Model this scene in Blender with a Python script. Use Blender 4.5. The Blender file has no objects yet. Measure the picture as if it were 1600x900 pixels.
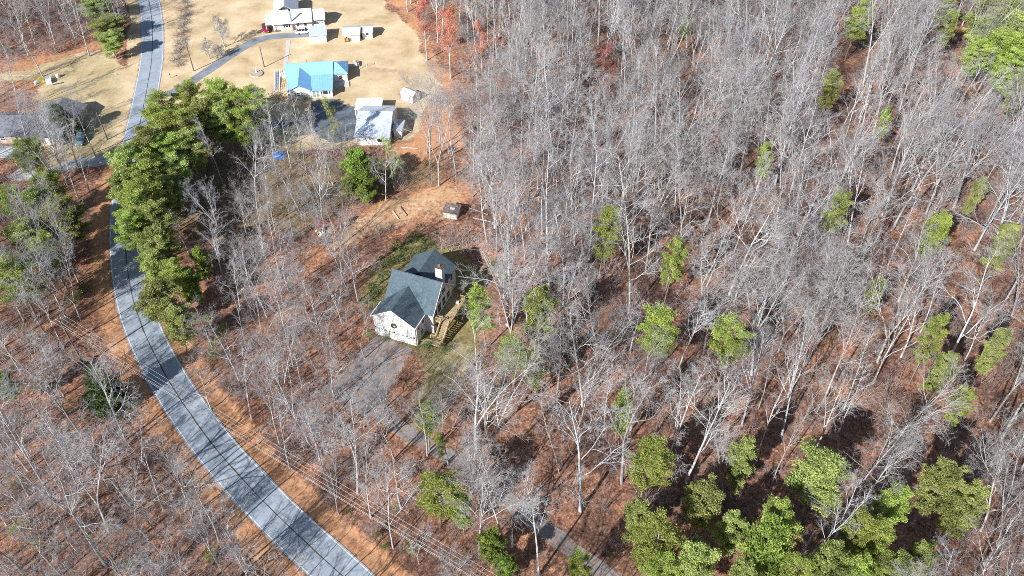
import bpy, math, random
import numpy as np
from mathutils import Vector, Matrix

# ------------------------------------------------------------------ camera, sky, sun, exposure
SC = bpy.context.scene
COL = SC.collection
F, TH, H = 1265.0, math.radians(43.5), 115.0
s_, c_ = math.sin(TH), math.cos(TH)
cam = bpy.data.objects.new('camera', bpy.data.cameras.new('camera'))
COL.objects.link(cam)
cam.location = (0, 0, H)
cam.rotation_euler = (math.radians(90 - 43.5), 0, 0)
cam.data.sensor_width = 36
cam.data.lens = F / 1600 * 36
cam.data.clip_end = 6000
cam.data.clip_start = 1
SC.camera = cam
SUN_AZ, SUN_EL = math.radians(38), math.radians(32)      # shadows run towards this azimuth (from +Y to +X)
W = bpy.data.worlds.new('World'); SC.world = W; W.use_nodes = True
nt = W.node_tree
sky = nt.nodes.new('ShaderNodeTexSky'); sky.sky_type = 'NISHITA'; sky.sun_disc = False
sky.sun_elevation = SUN_EL; sky.sun_rotation = math.pi + SUN_AZ
sky.air_density = 1.0; sky.dust_density = 0.6
bg = nt.nodes['Background']; bg.inputs[1].default_value = 0.068
nt.links.new(sky.outputs[0], bg.inputs[0])
sl = bpy.data.lights.new('sun', 'SUN'); sl.energy = 5.0; sl.angle = math.radians(0.5); sl.color = (1, 0.98, 0.955)
sun = bpy.data.objects.new('sun', sl); COL.objects.link(sun)
sd = Vector((math.sin(SUN_AZ) * math.cos(SUN_EL), math.cos(SUN_AZ) * math.cos(SUN_EL), -math.sin(SUN_EL)))
sun.rotation_euler = sd.to_track_quat('-Z', 'Y').to_euler()
sun.location = (-60, -80, 150)
SC.view_settings.view_transform = 'Standard'; SC.view_settings.look = 'None'
SC.view_settings.exposure = 0.84; SC.view_settings.gamma = 1.0
SC.render.engine = 'CYCLES'
SC.cycles.max_bounces = 4; SC.cycles.diffuse_bounces = 3; SC.cycles.glossy_bounces = 2
SC.cycles.transparent_max_bounces = 4; SC.cycles.transmission_bounces = 2
SC.cycles.filter_width = 0.9; SC.cycles.use_denoising = False

# ------------------------------------------------------------------ helpers
def g(px, py, h=0.0):
    """ground (or height h) point that the photograph shows at px, py"""
    u = (px - 800) / F; v = (py - 450) / F; D = s_ + v * c_
    return ((H - h) * u / D, (H - h) * (c_ - v * s_) / D)
def pr(X, Y, Z=0.0):
    z = Y * c_ + (H - Z) * s_; y = (H - Z) * c_ - Y * s_
    return 800 + F * X / z, 450 + F * y / z

def tag(o, label=None, cat=None, group=None, kind=None):
    if label: o['label'] = label
    if cat: o['category'] = cat
    if group: o['group'] = group
    if kind: o['kind'] = kind
    return o
def empty(name, loc=(0, 0, 0), rz=0.0):
    o = bpy.data.objects.new(name, None); COL.objects.link(o)
    o.empty_display_size = 0.3
    o.location = loc; o.rotation_euler = (0, 0, rz)
    return o

class MB:
    def __init__(s): s.v = []; s.f = []; s.sm = []
    def add(s, vs, fs, smooth=False):
        n = len(s.v); s.v += [tuple(p) for p in vs]; s.f += [tuple(i + n for i in f) for f in fs]; s.sm += [smooth] * len(fs)
        return s
    def box(s, x0, y0, z0, x1, y1, z1):
        vs = [(x, y, z) for z in (z0, z1) for y in (y0, y1) for x in (x0, x1)]
        return s.add(vs, [(0, 2, 3, 1), (4, 5, 7, 6), (0, 1, 5, 4), (2, 6, 7, 3), (0, 4, 6, 2), (1, 3, 7, 5)])
    def obox(s, c, size, rz=0, rx=0, ry=0):
        R = Matrix.Rotation(rz, 3, 'Z') @ Matrix.Rotation(ry, 3, 'Y') @ Matrix.Rotation(rx, 3, 'X')
        a, b, d = [k / 2 for k in size]
        vs = [Vector(c) + R @ Vector((x, y, z)) for z in (-d, d) for y in (-b, b) for x in (-a, a)]
        return s.add(vs, [(0, 2, 3, 1), (4, 5, 7, 6), (0, 1, 5, 4), (2, 6, 7, 3), (0, 4, 6, 2), (1, 3, 7, 5)])
    def poly(s, pts):
        return s.add(pts, [tuple(range(len(pts)))])
    def extrude(s, prof, axis, a0, a1):
        """closed profile of 2-D points (u, z) extruded along axis 'x' or 'y' """
        n = len(prof)
        if axis == 'y': vs = [(u, a0, z) for u, z in prof] + [(u, a1, z) for u, z in prof]
        else: vs = [(a0, u, z) for u, z in prof] + [(a1, u, z) for u, z in prof]
        fs = [(i, (i + 1) % n, n + (i + 1) % n, n + i) for i in range(n)] + [tuple(range(n))[::-1], tuple(range(n, 2 * n))]
        return s.add(vs, fs)
    def tube(s, pts, rs, n=6, cap=True, smooth=True):
        pts = [Vector(p) for p in pts]
        if not isinstance(rs, (list, tuple)): rs = [rs] * len(pts)
        vs = []
        for i, p in enumerate(pts):
            d = (pts[min(i + 1, len(pts) - 1)] - pts[max(i - 1, 0)]).normalized()
            a = Vector((0, 0, 1)) if abs(d.z) < 0.9 else Vector((1, 0, 0))
            u = d.cross(a).normalized(); w = d.cross(u)
            for k in range(n):
                t = 2 * math.pi * k / n
                vs.append(p + (u * math.cos(t) + w * math.sin(t)) * rs[i])
        fs = []
        for i in range(len(pts) - 1):
            for k in range(n):
                k2 = (k + 1) % n
                fs.append((i * n + k, i * n + k2, (i + 1) * n + k2, (i + 1) * n + k))
        s.add(vs, fs, smooth)
        if cap: s.add(vs[:n], [tuple(range(n))]); s.add(vs[-n:], [tuple(range(n))[::-1]])
        return s
    def mesh(s, name):
        me = bpy.data.meshes.new(name)
        me.from_pydata([tuple(p) for p in s.v], [], s.f)
        me.polygons.foreach_set('use_smooth', s.sm)
        me.update(); return me
    def build(s, name, mat, parent=None, bevel=0.0):
        me = s.mesh(name); me.materials.append(mat)
        o = bpy.data.objects.new(name, me); COL.objects.link(o)
        if bevel:
            b = o.modifiers.new('bevel', 'BEVEL'); b.width = bevel; b.segments = 2; b.limit_method = 'ANGLE'
        if parent: o.parent = parent
        return o

# ------------------------------------------------------------------ materials
def newmat(name):
    m = bpy.data.materials.new(name); m.use_nodes = True
    n = m.node_tree; return m, n, n.nodes['Principled BSDF']
def N(n, t, **k):
    x = n.nodes.new(t)
    for a, b in k.items(): setattr(x, a, b)
    return x
def noise(n, scale, detail=4, vec=None, rough=0.6, dist=0.0):
    x = N(n, 'ShaderNodeTexNoise'); x.inputs['Scale'].default_value = scale; x.inputs['Detail'].default_value = detail
    x.inputs['Roughness'].default_value = rough; x.inputs['Distortion'].default_value = dist
    if vec: n.links.new(vec, x.inputs['Vector'])
    return x
def ramp(n, fac, stops):
    x = N(n, 'ShaderNodeValToRGB'); el = x.color_ramp.elements
    while len(el) < len(stops): el.new(0.5)
    for e, (p, c) in zip(el, stops):
        e.position = p; e.color = tuple(c) + (1,) if len(c) == 3 else c
    n.links.new(fac, x.inputs[0]); return x
def mix(n, fac, a, b, mode='MIX'):
    x = N(n, 'ShaderNodeMix', data_type='RGBA', blend_type=mode)
    if isinstance(fac, (int, float)): x.inputs[0].default_value = fac
    else: n.links.new(fac, x.inputs[0])
    for i, q in ((6, a), (7, b)):
        if isinstance(q, tuple): x.inputs[i].default_value = q + (1,)
        else: n.links.new(q, x.inputs[i])
    return x.outputs[2]
def math_(n, op, a, b=None, clamp=False):
    x = N(n, 'ShaderNodeMath', operation=op); x.use_clamp = clamp
    for i, q in ((0, a), (1, b)):
        if q is None: continue
        if isinstance(q, (int, float)): x.inputs[i].default_value = q
        else: n.links.new(q, x.inputs[i])
    return x.outputs[0]
def geo(n): return N(n, 'ShaderNodeNewGeometry').outputs['Position']
def objc(n): return N(n, 'ShaderNodeTexCoord').outputs['Object']
def bump(n, b, h, st=0.5, dist=0.1):
    x = N(n, 'ShaderNodeBump'); x.inputs['Strength'].default_value = st; x.inputs['Distance'].default_value = dist
    n.links.new(h, x.inputs['Height']); n.links.new(x.outputs[0], b.inputs['Normal'])

def simple(name, col, rough=0.7, var=0.12, scale=2.0, metal=0.0, dirt=None):
    """plain paint / plastic / metal with a little uneven wear"""
    m, n, b = newmat(name)
    nz = noise(n, scale, 5, objc(n))
    d = tuple(max(0, k * (1 - 2 * var)) for k in col); l = tuple(min(1, k * (1 + var)) for k in col)
    r = ramp(n, nz.outputs[0], [(0.3, d), (0.7, l)])
    out = r.outputs[0]
    if dirt:
        nz2 = noise(n, scale * 3.1, 6, objc(n)); r2 = ramp(n, nz2.outputs[0], [(0.52, (0, 0, 0)), (0.72, (1, 1, 1))])
        out = mix(n, math_(n, 'MULTIPLY', r2.outputs[0], 0.6), out, dirt)
    n.links.new(out, b.inputs['Base Color']); b.inputs['Roughness'].default_value = rough
    b.inputs['Metallic'].default_value = metal
    return m

def bark_mat(name, dark, light, patch=0.0):
    m, n, b = newmat(name)
    tc = N(n, 'ShaderNodeTexCoord')
    mp = N(n, 'ShaderNodeMapping'); mp.inputs['Scale'].default_value = (2, 2, 0.5); n.links.new(tc.outputs['Object'], mp.inputs[0])
    nz = noise(n, 1.6, 5, mp.outputs[0])
    r = ramp(n, nz.outputs[0], [(0.32, dark), (0.62, light)])
    oi = N(n, 'ShaderNodeObjectInfo')
    rv = ramp(n, oi.outputs['Random'], [(0.0, (0.58, 0.56, 0.55)), (0.35, (0.95, 0.90, 0.84)), (0.7, (1.0, 0.99, 0.98)), (1.0, (0.80, 0.83, 0.87))])
    out = mix(n, 1.0, r.outputs[0], rv.outputs[0], 'MULTIPLY')
    n.links.new(out, b.inputs['Base Color']); b.inputs['Roughness'].default_value = 0.9
    return m
M = {}
M['bark'] = bark_mat('pale_bark', (0.24, 0.24, 0.245), (0.575, 0.58, 0.585))
M['twig'] = bark_mat('twig_bark', (0.235, 0.232, 0.240), (0.385, 0.385, 0.398))
M['bark_dark'] = bark_mat('pine_bark', (0.16, 0.12, 0.10), (0.36, 0.29, 0.25))
M['brush'] = bark_mat('brush_bark', (0.20, 0.165, 0.15), (0.40, 0.345, 0.325))

def leaf_mat(name, dark, light, trans=0.38):
    m, n, b = newmat(name)
    at = N(n, 'ShaderNodeAttribute', attribute_name='tint')
    oi = N(n, 'ShaderNodeObjectInfo')
    r = ramp(n, at.outputs['Fac'], [(0.0, dark), (1.0, light)])
    hv = N(n, 'ShaderNodeHueSaturation')
    n.links.new(r.outputs[0], hv.inputs['Color'])
    n.links.new(math_(n, 'ADD', math_(n, 'MULTIPLY', oi.outputs['Random'], 0.035), 0.482), hv.inputs['Hue'])
    n.links.new(math_(n, 'ADD', math_(n, 'MULTIPLY', oi.outputs['Random'], 0.5), 0.75), hv.inputs['Value'])
    n.links.new(hv.outputs[0], b.inputs['Base Color'])
    b.inputs['Roughness'].default_value = 0.65
    tr = N(n, 'ShaderNodeBsdfTranslucent'); n.links.new(hv.outputs[0], tr.inputs[0])
    ms = N(n, 'ShaderNodeMixShader'); ms.inputs[0].default_value = trans
    n.links.new(b.outputs[0], ms.inputs[1]); n.links.new(tr.outputs[0], ms.inputs[2])
    n.links.new(ms.outputs[0], n.nodes['Material Output'].inputs[0])
    return m
M['needle'] = leaf_mat('pine_needles', (0.185, 0.245, 0.046), (0.460, 0.555, 0.135))
M['needle_olive'] = leaf_mat('olive_needles', (0.210, 0.255, 0.075), (0.470, 0.525, 0.175))
M['needle_dark'] = leaf_mat('cedar_needles', (0.065, 0.125, 0.040), (0.170, 0.280, 0.085))
M['leaf_bright'] = leaf_mat('bright_leaves', (0.150, 0.220, 0.040), (0.370, 0.460, 0.105))
M['leaf_red'] = leaf_mat('red_leaves', (0.46, 0.13, 0.09), (0.72, 0.32, 0.23), 0.4)
M['leaf_tan'] = leaf_mat('tan_leaves', (0.30, 0.17, 0.09), (0.48, 0.30, 0.17), 0.3)
M['leaf_dry'] = leaf_mat('dry_leaves', (0.22, 0.17, 0.09), (0.36, 0.30, 0.16), 0.3)
M['ivy'] = leaf_mat('ivy_leaves', (0.050, 0.085, 0.025), (0.135, 0.185, 0.050), 0.15)

# ------------------------------------------------------------------ ground zones
def wp(pts, h=0): return np.array([g(*p, h) for p in pts])
ROAD_L = [(205, -90), (210, -40), (215, 0), (220, 25), (221, 50), (219, 100), (214, 120), (206, 160), (197.5, 197), (191, 224), (186, 237), (175, 310), (171, 325), (170, 360), (170, 400), (172, 420), (177.5, 465), (186, 502), (200, 537), (217, 575), (237, 612), (255, 644), (280, 677), (300, 710), (320, 735), (350, 767), (375, 795), (397, 822), (415, 837), (446, 867), (477, 896), (520, 936), (570, 985), (640, 1060)]
ROAD_R = [(234, -90), (244, -40), (252, 0), (258, 50), (257, 87), (252, 125), (247, 150), (221, 355), (222, 400), (226, 420), (232, 457), (250, 507), (270, 542), (292, 582), (312, 617), (330, 642), (352, 677), (375, 702), (397, 727), (442, 772), (495, 822), (540, 860), (581, 897)]
def resample(P, step):
    d = np.r_[0, np.cumsum(np.linalg.norm(np.diff(P, axis=0), axis=1))]
    t = np.arange(0, d[-1], step)
    return np.c_[np.interp(t, d, P[:, 0]), np.interp(t, d, P[:, 1])]
def smooth(P, k=7, it=3):
    for _ in range(it):
        Q = np.pad(P, ((k, k), (0, 0)), mode='reflect', reflect_type='odd')
        P = np.array([Q[i:i + 2 * k + 1].mean(0) for i in range(len(P))])
    return P
Lw = smooth(resample(wp(ROAD_L), 1.0), 5, 2)
def normals(P):
    t = np.gradient(P, axis=0); t /= np.linalg.norm(t, axis=1)[:, None]
    return np.c_[t[:, 1], -t[:, 0]]
nl = normals(Lw)
if (nl[10] @ np.array([1, 0])) < 0: nl = -nl
RW = 6.65
ROADC = smooth(Lw + nl * RW / 2, 4, 2)
nr = normals(ROADC)
if (nr[10] @ np.array([1, 0])) < 0: nr = -nr

def seg_dist(Q, P):
    """distance of points Q (n,2) to polyline P"""
    best = np.full(len(Q), 1e9)
    for a, b in zip(P[:-1], P[1:]):
        d = b - a; L2 = max(d @ d, 1e-9)
        t = np.clip(((Q - a) @ d) / L2, 0, 1)
        best = np.minimum(best, np.hypot(*(Q - a - t[:, None] * d).T))
    return best
def inside(Q, P):
    x, y = Q[:, 0], Q[:, 1]; r = np.zeros(len(Q), bool)
    for (x0, y0), (x1, y1) in zip(P, np.roll(P, -1, 0)):
        c = ((y0 > y) != (y1 > y)) & (x < (x1 - x0) * (y - y0) / (y1 - y0 + 1e-12) + x0)
        r ^= c
    return r
def sdist(Q, P):   # positive inside
    d = seg_dist(Q, np.vstack([P, P[:1]])); return np.where(inside(Q, P), d, -d)

LAWN = wp([(262, -90), (560, -90), (592, 0), (632, 38), (668, 90), (690, 135), (672, 165), (652, 200), (640, 222), (560, 228), (520, 232), (425, 236), (400, 214), (372, 205), (262, 162), (254, 130), (264, 60)])
YARD = wp([(100, 88), (166, 78), (196, 108), (204, 150), (190, 195), (183, 240), (140, 262), (80, 262), (60, 200), (58, 140), (45, 128), (-60, 130), (-60, 108), (40, 110)])
BACK = wp([(560, 328), (602, 312), (680, 296), (712, 292), (725, 305), (700, 345), (655, 345), (585, 360), (555, 392), (520, 402), (498, 388), (515, 362)])
SIDE = wp([(655, 560), (742, 512), (762, 545), (716, 610), (690, 660), (668, 705), (640, 690), (640, 640), (650, 610)])
HOUSEZ = wp([(560, 430), (640, 370), (720, 385), (760, 440), (745, 520), (690, 570), (575, 535)])
APRON = wp([(583, 522), (646, 545), (632, 568), (612, 600), (598, 632), (574, 652), (545, 640), (515, 618), (500, 606), (528, 592), (556, 560)])
DRIVE_C = smooth(resample(wp([(585, 632), (620, 668), (662, 692), (700, 712), (745, 745), (800, 786), (845, 822), (887, 852), (925, 880), (980, 925), (1040, 990)]), 1.0), 3, 2)
UPDR = smooth(resample(wp([(246, 150), (266, 148), (292, 132), (320, 114), (350, 93), (378, 75), (402, 62), (430, 56), (470, 55), (496, 52)]), 1.0), 2, 2)
BLDR = smooth(resample(wp([(205, 226), (240, 222), (300, 212), (360, 204), (420, 196), (470, 190), (520, 188)]), 1.0), 3, 2)
BLPAD = wp([(486, 158), (523, 154), (534, 162), (546, 166), (560, 167), (558, 216), (524, 224), (500, 215), (486, 200)])
LFDR = smooth(resample(wp([(178, 246), (160, 252), (130, 252), (105, 260), (80, 270), (50, 276), (20, 270)]), 1.0), 2, 1)
HOUSES_W = [np.array(p, float) for p in [
    [(-69, 193), (-44, 193), (-44, 215), (-69, 215)], [(-78, 226), (-53, 226), (-53, 258), (-78, 258)],
    [(-53, 227), (-41, 227), (-41, 238), (-53, 238)], [(-43, 171), (-26, 171), (-26, 194), (-43, 194)],
    [(-32, 191), (-23, 191), (-23, 200), (-32, 200)], [(-139, 167), (-110, 167), (-110, 193), (-139, 193)]]]

rng = np.random.default_rng(5)
def vnoise(X, Y, sc, seed):
    """cheap smooth value noise in 0..1"""
    r = np.random.default_rng(seed).random((256, 256)); x = X / sc + 1000; y = Y / sc + 1000
    xi = np.floor(x).astype(int); yi = np.floor(y).astype(int); fx = x - xi; fy = y - yi
    fx = fx * fx * (3 - 2 * fx); fy = fy * fy * (3 - 2 * fy)
    a = r[xi % 256, yi % 256]; b = r[(xi + 1) % 256, yi % 256]; c = r[xi % 256, (yi + 1) % 256]; d = r[(xi + 1) % 256, (yi + 1) % 256]
    return (a * (1 - fx) + b * fx) * (1 - fy) + (c * (1 - fx) + d * fx) * fy
def fbm(X, Y, sc, seed): return (vnoise(X, Y, sc, seed) + 0.5 * vnoise(X, Y, sc / 2.1, seed + 1) + 0.25 * vnoise(X, Y, sc / 4.3, seed + 2)) / 1.75

def axis_coords(a, b, step, far):
    mid = list(np.arange(a, b + step, step)); e = []; d = step
    x = mid[-1]
    while x < far: d *= 1.35; x += d; e.append(x)
    w = []; d = step; x = a
    while x > -far: d *= 1.35; x -= d; w.append(x)
    return np.array(w[::-1] + mid + e)
gx = axis_coords(-185, 190, 0.8, 3500); gy = axis_coords(35, 285, 0.8, 3800)
GX, GY = np.meshgrid(gx, gy); Q = np.c_[GX.ravel(), GY.ravel()]
def blend(sd_, w, seed):
    return np.clip((sd_ + (fbm(Q[:, 0], Q[:, 1], 7, seed) - 0.5) * w * 2.2) / w + 0.5, 0, 1)
near = (np.abs(Q[:, 0]) < 190) & (Q[:, 1] > 30) & (Q[:, 1] < 290)
lawn = np.zeros(len(Q)); green = np.zeros(len(Q)); clay = np.zeros(len(Q)); dark = np.zeros(len(Q))  # dark: woods floor zone, damp duff plus painted tree shade
Qn = Q[near]
def put(arr, P, w, seed, amt=1.0):
    sdv = np.full(len(Q), -99.0); sdv[near] = sdist(Qn, P)
    arr[:] = np.maximum(arr, blend(sdv, w, seed) * amt)
put(lawn, LAWN, 2.5, 1); put(lawn, YARD, 3, 4, 0.9); put(lawn, BACK, 5, 7, 0.46); put(lawn, SIDE, 3, 9, 0.6)
put(green, wp([(250, 235), (420, 215), (520, 240), (690, 262), (690, 285), (600, 300), (545, 325), (470, 372), (330, 380), (250, 350)]), 5, 51, 0.55); put(green, SIDE, 3, 12, 0.7); put(green, HOUSEZ, 3, 15, 0.8); put(green, YARD, 6, 18, 0.45)
put(clay, BACK, 9, 21, 0.75)
put(clay, wp([(600, 0), (640, 0), (700, 110), (720, 200), (690, 290), (640, 290), (600, 240), (650, 200), (690, 150), (660, 80)]), 4, 24, 0.8)
put(clay, wp([(40, 95), (165, 62), (180, 90), (100, 110), (60, 150), (-50, 150), (-50, 110)]), 3, 27, 0.55)
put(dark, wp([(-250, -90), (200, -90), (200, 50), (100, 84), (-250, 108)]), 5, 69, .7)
put(clay, wp([(272, -20), (296, -20), (296, 60), (284, 110), (272, 108), (276, 60)]), 1.5, 71, .9)
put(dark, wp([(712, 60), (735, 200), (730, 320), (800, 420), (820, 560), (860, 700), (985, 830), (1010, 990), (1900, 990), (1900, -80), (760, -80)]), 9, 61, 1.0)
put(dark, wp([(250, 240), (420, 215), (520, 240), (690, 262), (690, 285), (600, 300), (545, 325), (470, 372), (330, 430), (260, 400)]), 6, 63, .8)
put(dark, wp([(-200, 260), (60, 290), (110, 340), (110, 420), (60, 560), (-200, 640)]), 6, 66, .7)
rd = np.full(len(Q), 99.0); rd[near] = seg_dist(Qn, ROADC)
verge = np.clip((rd - RW / 2 + 0.3) / 0.5, 0, 1) * np.clip(1 - (rd - RW / 2 - 1.6 - 2.6 * fbm(Q[:, 0], Q[:, 1], 9, 31)) / 1.6, 0, 1)
upper = np.clip((Q[:, 1] - 170) / 25, 0, 1)
lawn = np.maximum(lawn, verge * (0.30 + 0.6 * upper)); clay = np.maximum(clay, verge * 0.8)
dirt_d = np.full(len(Q), 99.0); dirt_d[near] = np.minimum(seg_dist(Qn, UPDR), seg_dist(Qn, DRIVE_C))
# a shallow ditch and bank beside the road, gentle roughness in the woods
z = np.zeros(len(Q))
side = np.zeros(len(Q))
near_road = rd < 16
idx = np.where(near_road)[0]
for i in idx:
    k = int(np.argmin((ROADC[:, 0] - Q[i, 0]) ** 2 + (ROADC[:, 1] - Q[i, 1]) ** 2)); side[i] = (Q[i] - ROADC[k]) @ nr[k]
ditch = -0.32 * np.exp(-((np.abs(rd) - RW / 2 - 2.2) / 0.9) ** 2) * (Q[:, 1] < 135) * (side > 0)
alld = np.minimum(dirt_d, np.full(len(Q), 99.0))
for P_ in (BLDR, LFDR): 
    t = np.full(len(Q), 99.0); t[near] = seg_dist(Qn, P_); alld = np.minimum(alld, t)
nonflat = np.clip((rd - RW / 2 - 1.5) / 3, 0, 1) * np.clip((alld - 4) / 4, 0, 1) * (1 - np.clip(lawn * 1.5, 0, 1)) * near
for P_ in (APRON, HOUSEZ, BLPAD) + tuple(HOUSES_W):
    t = np.full(len(Q), -99.0); t[near] = sdist(Qn, P_); nonflat *= np.clip((-t - 1) / 4, 0, 1)
z += ditch * np.clip((alld - 3) / 3, 0, 1) + nonflat * ((fbm(Q[:, 0], Q[:, 1], 6, 41) - 0.5) * 0.7 + (vnoise(Q[:, 0], Q[:, 1], 1.9, 44) - 0.5) * 0.22)
nx, ny = len(gx), len(gy)
me = bpy.data.meshes.new('ground')
V = np.c_[Q, z]
ii, jj = np.meshgrid(np.arange(nx - 1), np.arange(ny - 1)); a = (jj * nx + ii).ravel()
FA = np.c_[a, a + 1, a + nx + 1, a + nx]
me.vertices.add(len(V)); me.vertices.foreach_set('co', V.ravel())
me.loops.add(FA.size); me.loops.foreach_set('vertex_index', FA.ravel().astype(np.int32))
me.polygons.add(len(FA)); me.polygons.foreach_set('loop_start', np.arange(0, FA.size, 4, dtype=np.int32)); me.polygons.foreach_set('loop_total', np.full(len(FA), 4, np.int32))
me.update(); me.polygons.foreach_set('use_smooth', np.ones(len(FA), bool))
ca = me.color_attributes.new('zone', 'FLOAT_COLOR', 'POINT')
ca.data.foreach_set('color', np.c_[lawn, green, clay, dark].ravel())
def gz(x, y):
    i = min(max(int(np.searchsorted(gx, x)) - 1, 0), nx - 2); j = min(max(int(np.searchsorted(gy, y)) - 1, 0), ny - 2)
    return float(z[j * nx + i])

m, n, b = newmat('forest_floor')
P = geo(n); at = N(n, 'ShaderNodeAttribute', attribute_name='zone'); sx = N(n, 'ShaderNodeSeparateColor'); n.links.new(at.outputs['Color'], sx.inputs[0])
n1 = noise(n, 0.12, 6, P); n2 = noise(n, 1.1, 8, P, 0.75); n3 = noise(n, 6.0, 6, P, 0.8); n4 = noise(n, 0.035, 4, P)
vo = N(n, 'ShaderNodeTexVoronoi'); vo.inputs['Scale'].default_value = 3.4; n.links.new(P, vo.inputs['Vector'])
lit = ramp(n, math_(n, 'ADD', math_(n, 'MULTIPLY', n2.outputs[0], 0.55), math_(n, 'MULTIPLY', n3.outputs[0], 0.45)),
           [(0.37, (0.060, 0.036, 0.030)), (0.45, (0.195, 0.098, 0.064)), (0.54, (0.385, 0.195, 0.125)), (0.63, (0.58, 0.37, 0.26))])
vr = ramp(n, vo.outputs['Color'], [(0.0, (0.40, 0.36, 0.36)), (0.5, (0.95, 0.95, 0.95)), (1.0, (1.6, 1.55, 1.5))])
lit2 = mix(n, 0.8, lit.outputs[0], vr.outputs[0], 'MULTIPLY')
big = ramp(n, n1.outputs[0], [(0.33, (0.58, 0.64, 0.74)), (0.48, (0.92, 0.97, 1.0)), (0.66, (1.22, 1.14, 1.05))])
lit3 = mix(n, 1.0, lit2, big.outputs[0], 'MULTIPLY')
gm = ramp(n, math_(n, 'ADD', math_(n, 'MULTIPLY', n1.outputs[0], 0.6), math_(n, 'MULTIPLY', n3.outputs[0], 0.4)),
          [(0.35, (0.30, 0.205, 0.115)), (0.45, (0.50, 0.375, 0.22)), (0.55, (0.60, 0.475, 0.305)), (0.66, (0.70, 0.585, 0.41))])
gg = ramp(n, n2.outputs[0], [(0.30, (0.10, 0.11, 0.035)), (0.55, (0.225, 0.215, 0.085)), (0.7, (0.33, 0.27, 0.13))])
cl = ramp(n, n2.outputs[0], [(0.30, (0.34, 0.16, 0.085)), (0.50, (0.50, 0.255, 0.135)), (0.68, (0.58, 0.35, 0.20))])
def sharp(ch, k=3.0):
    x = math_(n, 'ADD', ch, math_(n, 'MULTIPLY', math_(n, 'SUBTRACT', n2.outputs[0], 0.5), 1.1))
    return math_(n, 'ADD', math_(n, 'MULTIPLY', math_(n, 'SUBTRACT', x, 0.5), k), 0.5, True)
shaded_duff = mix(n, 1.0, lit3, (0.66, 0.70, 0.78), 'MULTIPLY')  # damp litter tone with the shade of dense trees put into the colour
lit4 = mix(n, math_(n, 'MULTIPLY', at.outputs['Alpha'], ramp(n, n1.outputs[0], [(0.36, (1, 1, 1)), (0.62, (0.15, 0.15, 0.15))]).outputs[0]), lit3, shaded_duff)
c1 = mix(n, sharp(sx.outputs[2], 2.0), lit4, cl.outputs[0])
c2 = mix(n, sharp(sx.outputs[0]), c1, gm.outputs[0])
c3 = mix(n, math_(n, 'MULTIPLY', sharp(sx.outputs[1], 2.2), 0.75), c2, gg.outputs[0])
n.links.new(c3, b.inputs['Base Color']); b.inputs['Roughness'].default_value = 0.95; b.inputs['Specular IOR Level'].default_value = 0.15
bump(n, b, n3.outputs[0], 0.8, 0.14)
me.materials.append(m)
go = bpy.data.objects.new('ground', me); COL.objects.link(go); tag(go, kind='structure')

# ------------------------------------------------------------------ road
def asphalt(name, c0, c1, cover=None, cracks=True):
    m, n, b = newmat(name); P = geo(n)
    a = noise(n, 0.35, 6, P); d = noise(n, 9, 6, P, 0.8)
    r = ramp(n, math_(n, 'ADD', math_(n, 'MULTIPLY', a.outputs[0], 0.65), math_(n, 'MULTIPLY', d.outputs[0], 0.35)), [(0.36, c0), (0.62, c1)])
    out = r.outputs[0]
    if cracks:
        v = N(n, 'ShaderNodeTexVoronoi', feature='DISTANCE_TO_EDGE'); v.inputs['Scale'].default_value = 0.22
        w = noise(n, 0.8, 5, P); mp = mix(n, 0.35, P, w.outputs['Color'], 'ADD'); n.links.new(mp, v.inputs['Vector'])
        rr = ramp(n, v.outputs['Distance'], [(0.0, (1, 1, 1)), (0.010, (0, 0, 0))])
        msk = ramp(n, noise(n, 0.15, 3, P).outputs[0], [(0.47, (0, 0, 0)), (0.6, (1, 1, 1))])
        out = mix(n, math_(n, 'MULTIPLY', math_(n, 'MULTIPLY', rr.outputs[0], msk.outputs[0]), 0.75), out, (0.07, 0.07, 0.075))
    if cover:
        cc, lo = cover
        k = ramp(n, noise(n, 0.7, 7, P, 0.75).outputs[0], [(lo, (0, 0, 0)), (lo + 0.12, (1, 1, 1))])
        out = mix(n, k.outputs[0], out, cc)
    n.links.new(out, b.inputs['Base Color']); b.inputs['Roughness'].default_value = 0.85
    bump(n, b, d.outputs[0], 0.3, 0.02)
    return m
def strip(C, off0, off1, zz, name, mat, jit=0.0, seed=0, wob=1.0):
    nn = normals(C); r = np.random.default_rng(seed); k = len(C)
    j0 = np.interp(np.arange(k), np.arange(0, k + 3, wob), r.normal(0, jit, len(np.arange(0, k + 3, wob)))) if jit else np.zeros(k)
    j1 = np.interp(np.arange(k), np.arange(0, k + 3, wob), r.normal(0, jit, len(np.arange(0, k + 3, wob)))) if jit else np.zeros(k)
    if nn[len(nn) // 2][0] < 0: nn = -nn
    A = C + nn * (off0 + j0)[:, None]; B = C + nn * (off1 + j1)[:, None]
    mb = MB()
    vs = [(x, y, zz) for x, y in A] + [(x, y, zz) for x, y in B]
    mb.add(vs, [(i, i + 1, k + i + 1, k + i) for i in range(k - 1)])
    o = mb.build(name, mat)
    return o
M['asphalt'] = asphalt('road_asphalt', (0.225, 0.265, 0.315), (0.340, 0.385, 0.44))
M['asphalt_drive'] = asphalt('drive_asphalt', (0.15, 0.17, 0.20), (0.24, 0.265, 0.30))
M['asphalt_dark'] = asphalt('dark_asphalt', (0.075, 0.09, 0.11), (0.13, 0.15, 0.18), cracks=False)
M['gravel'] = asphalt('gravel', (0.155, 0.145, 0.145), (0.33, 0.31, 0.305), ((0.29, 0.175, 0.125), 0.475), cracks=False)
M['gravel_pale'] = asphalt('pale_gravel', (0.33, 0.31, 0.30), (0.55, 0.53, 0.51), ((0.40, 0.26, 0.16), 0.60), cracks=False)
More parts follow.
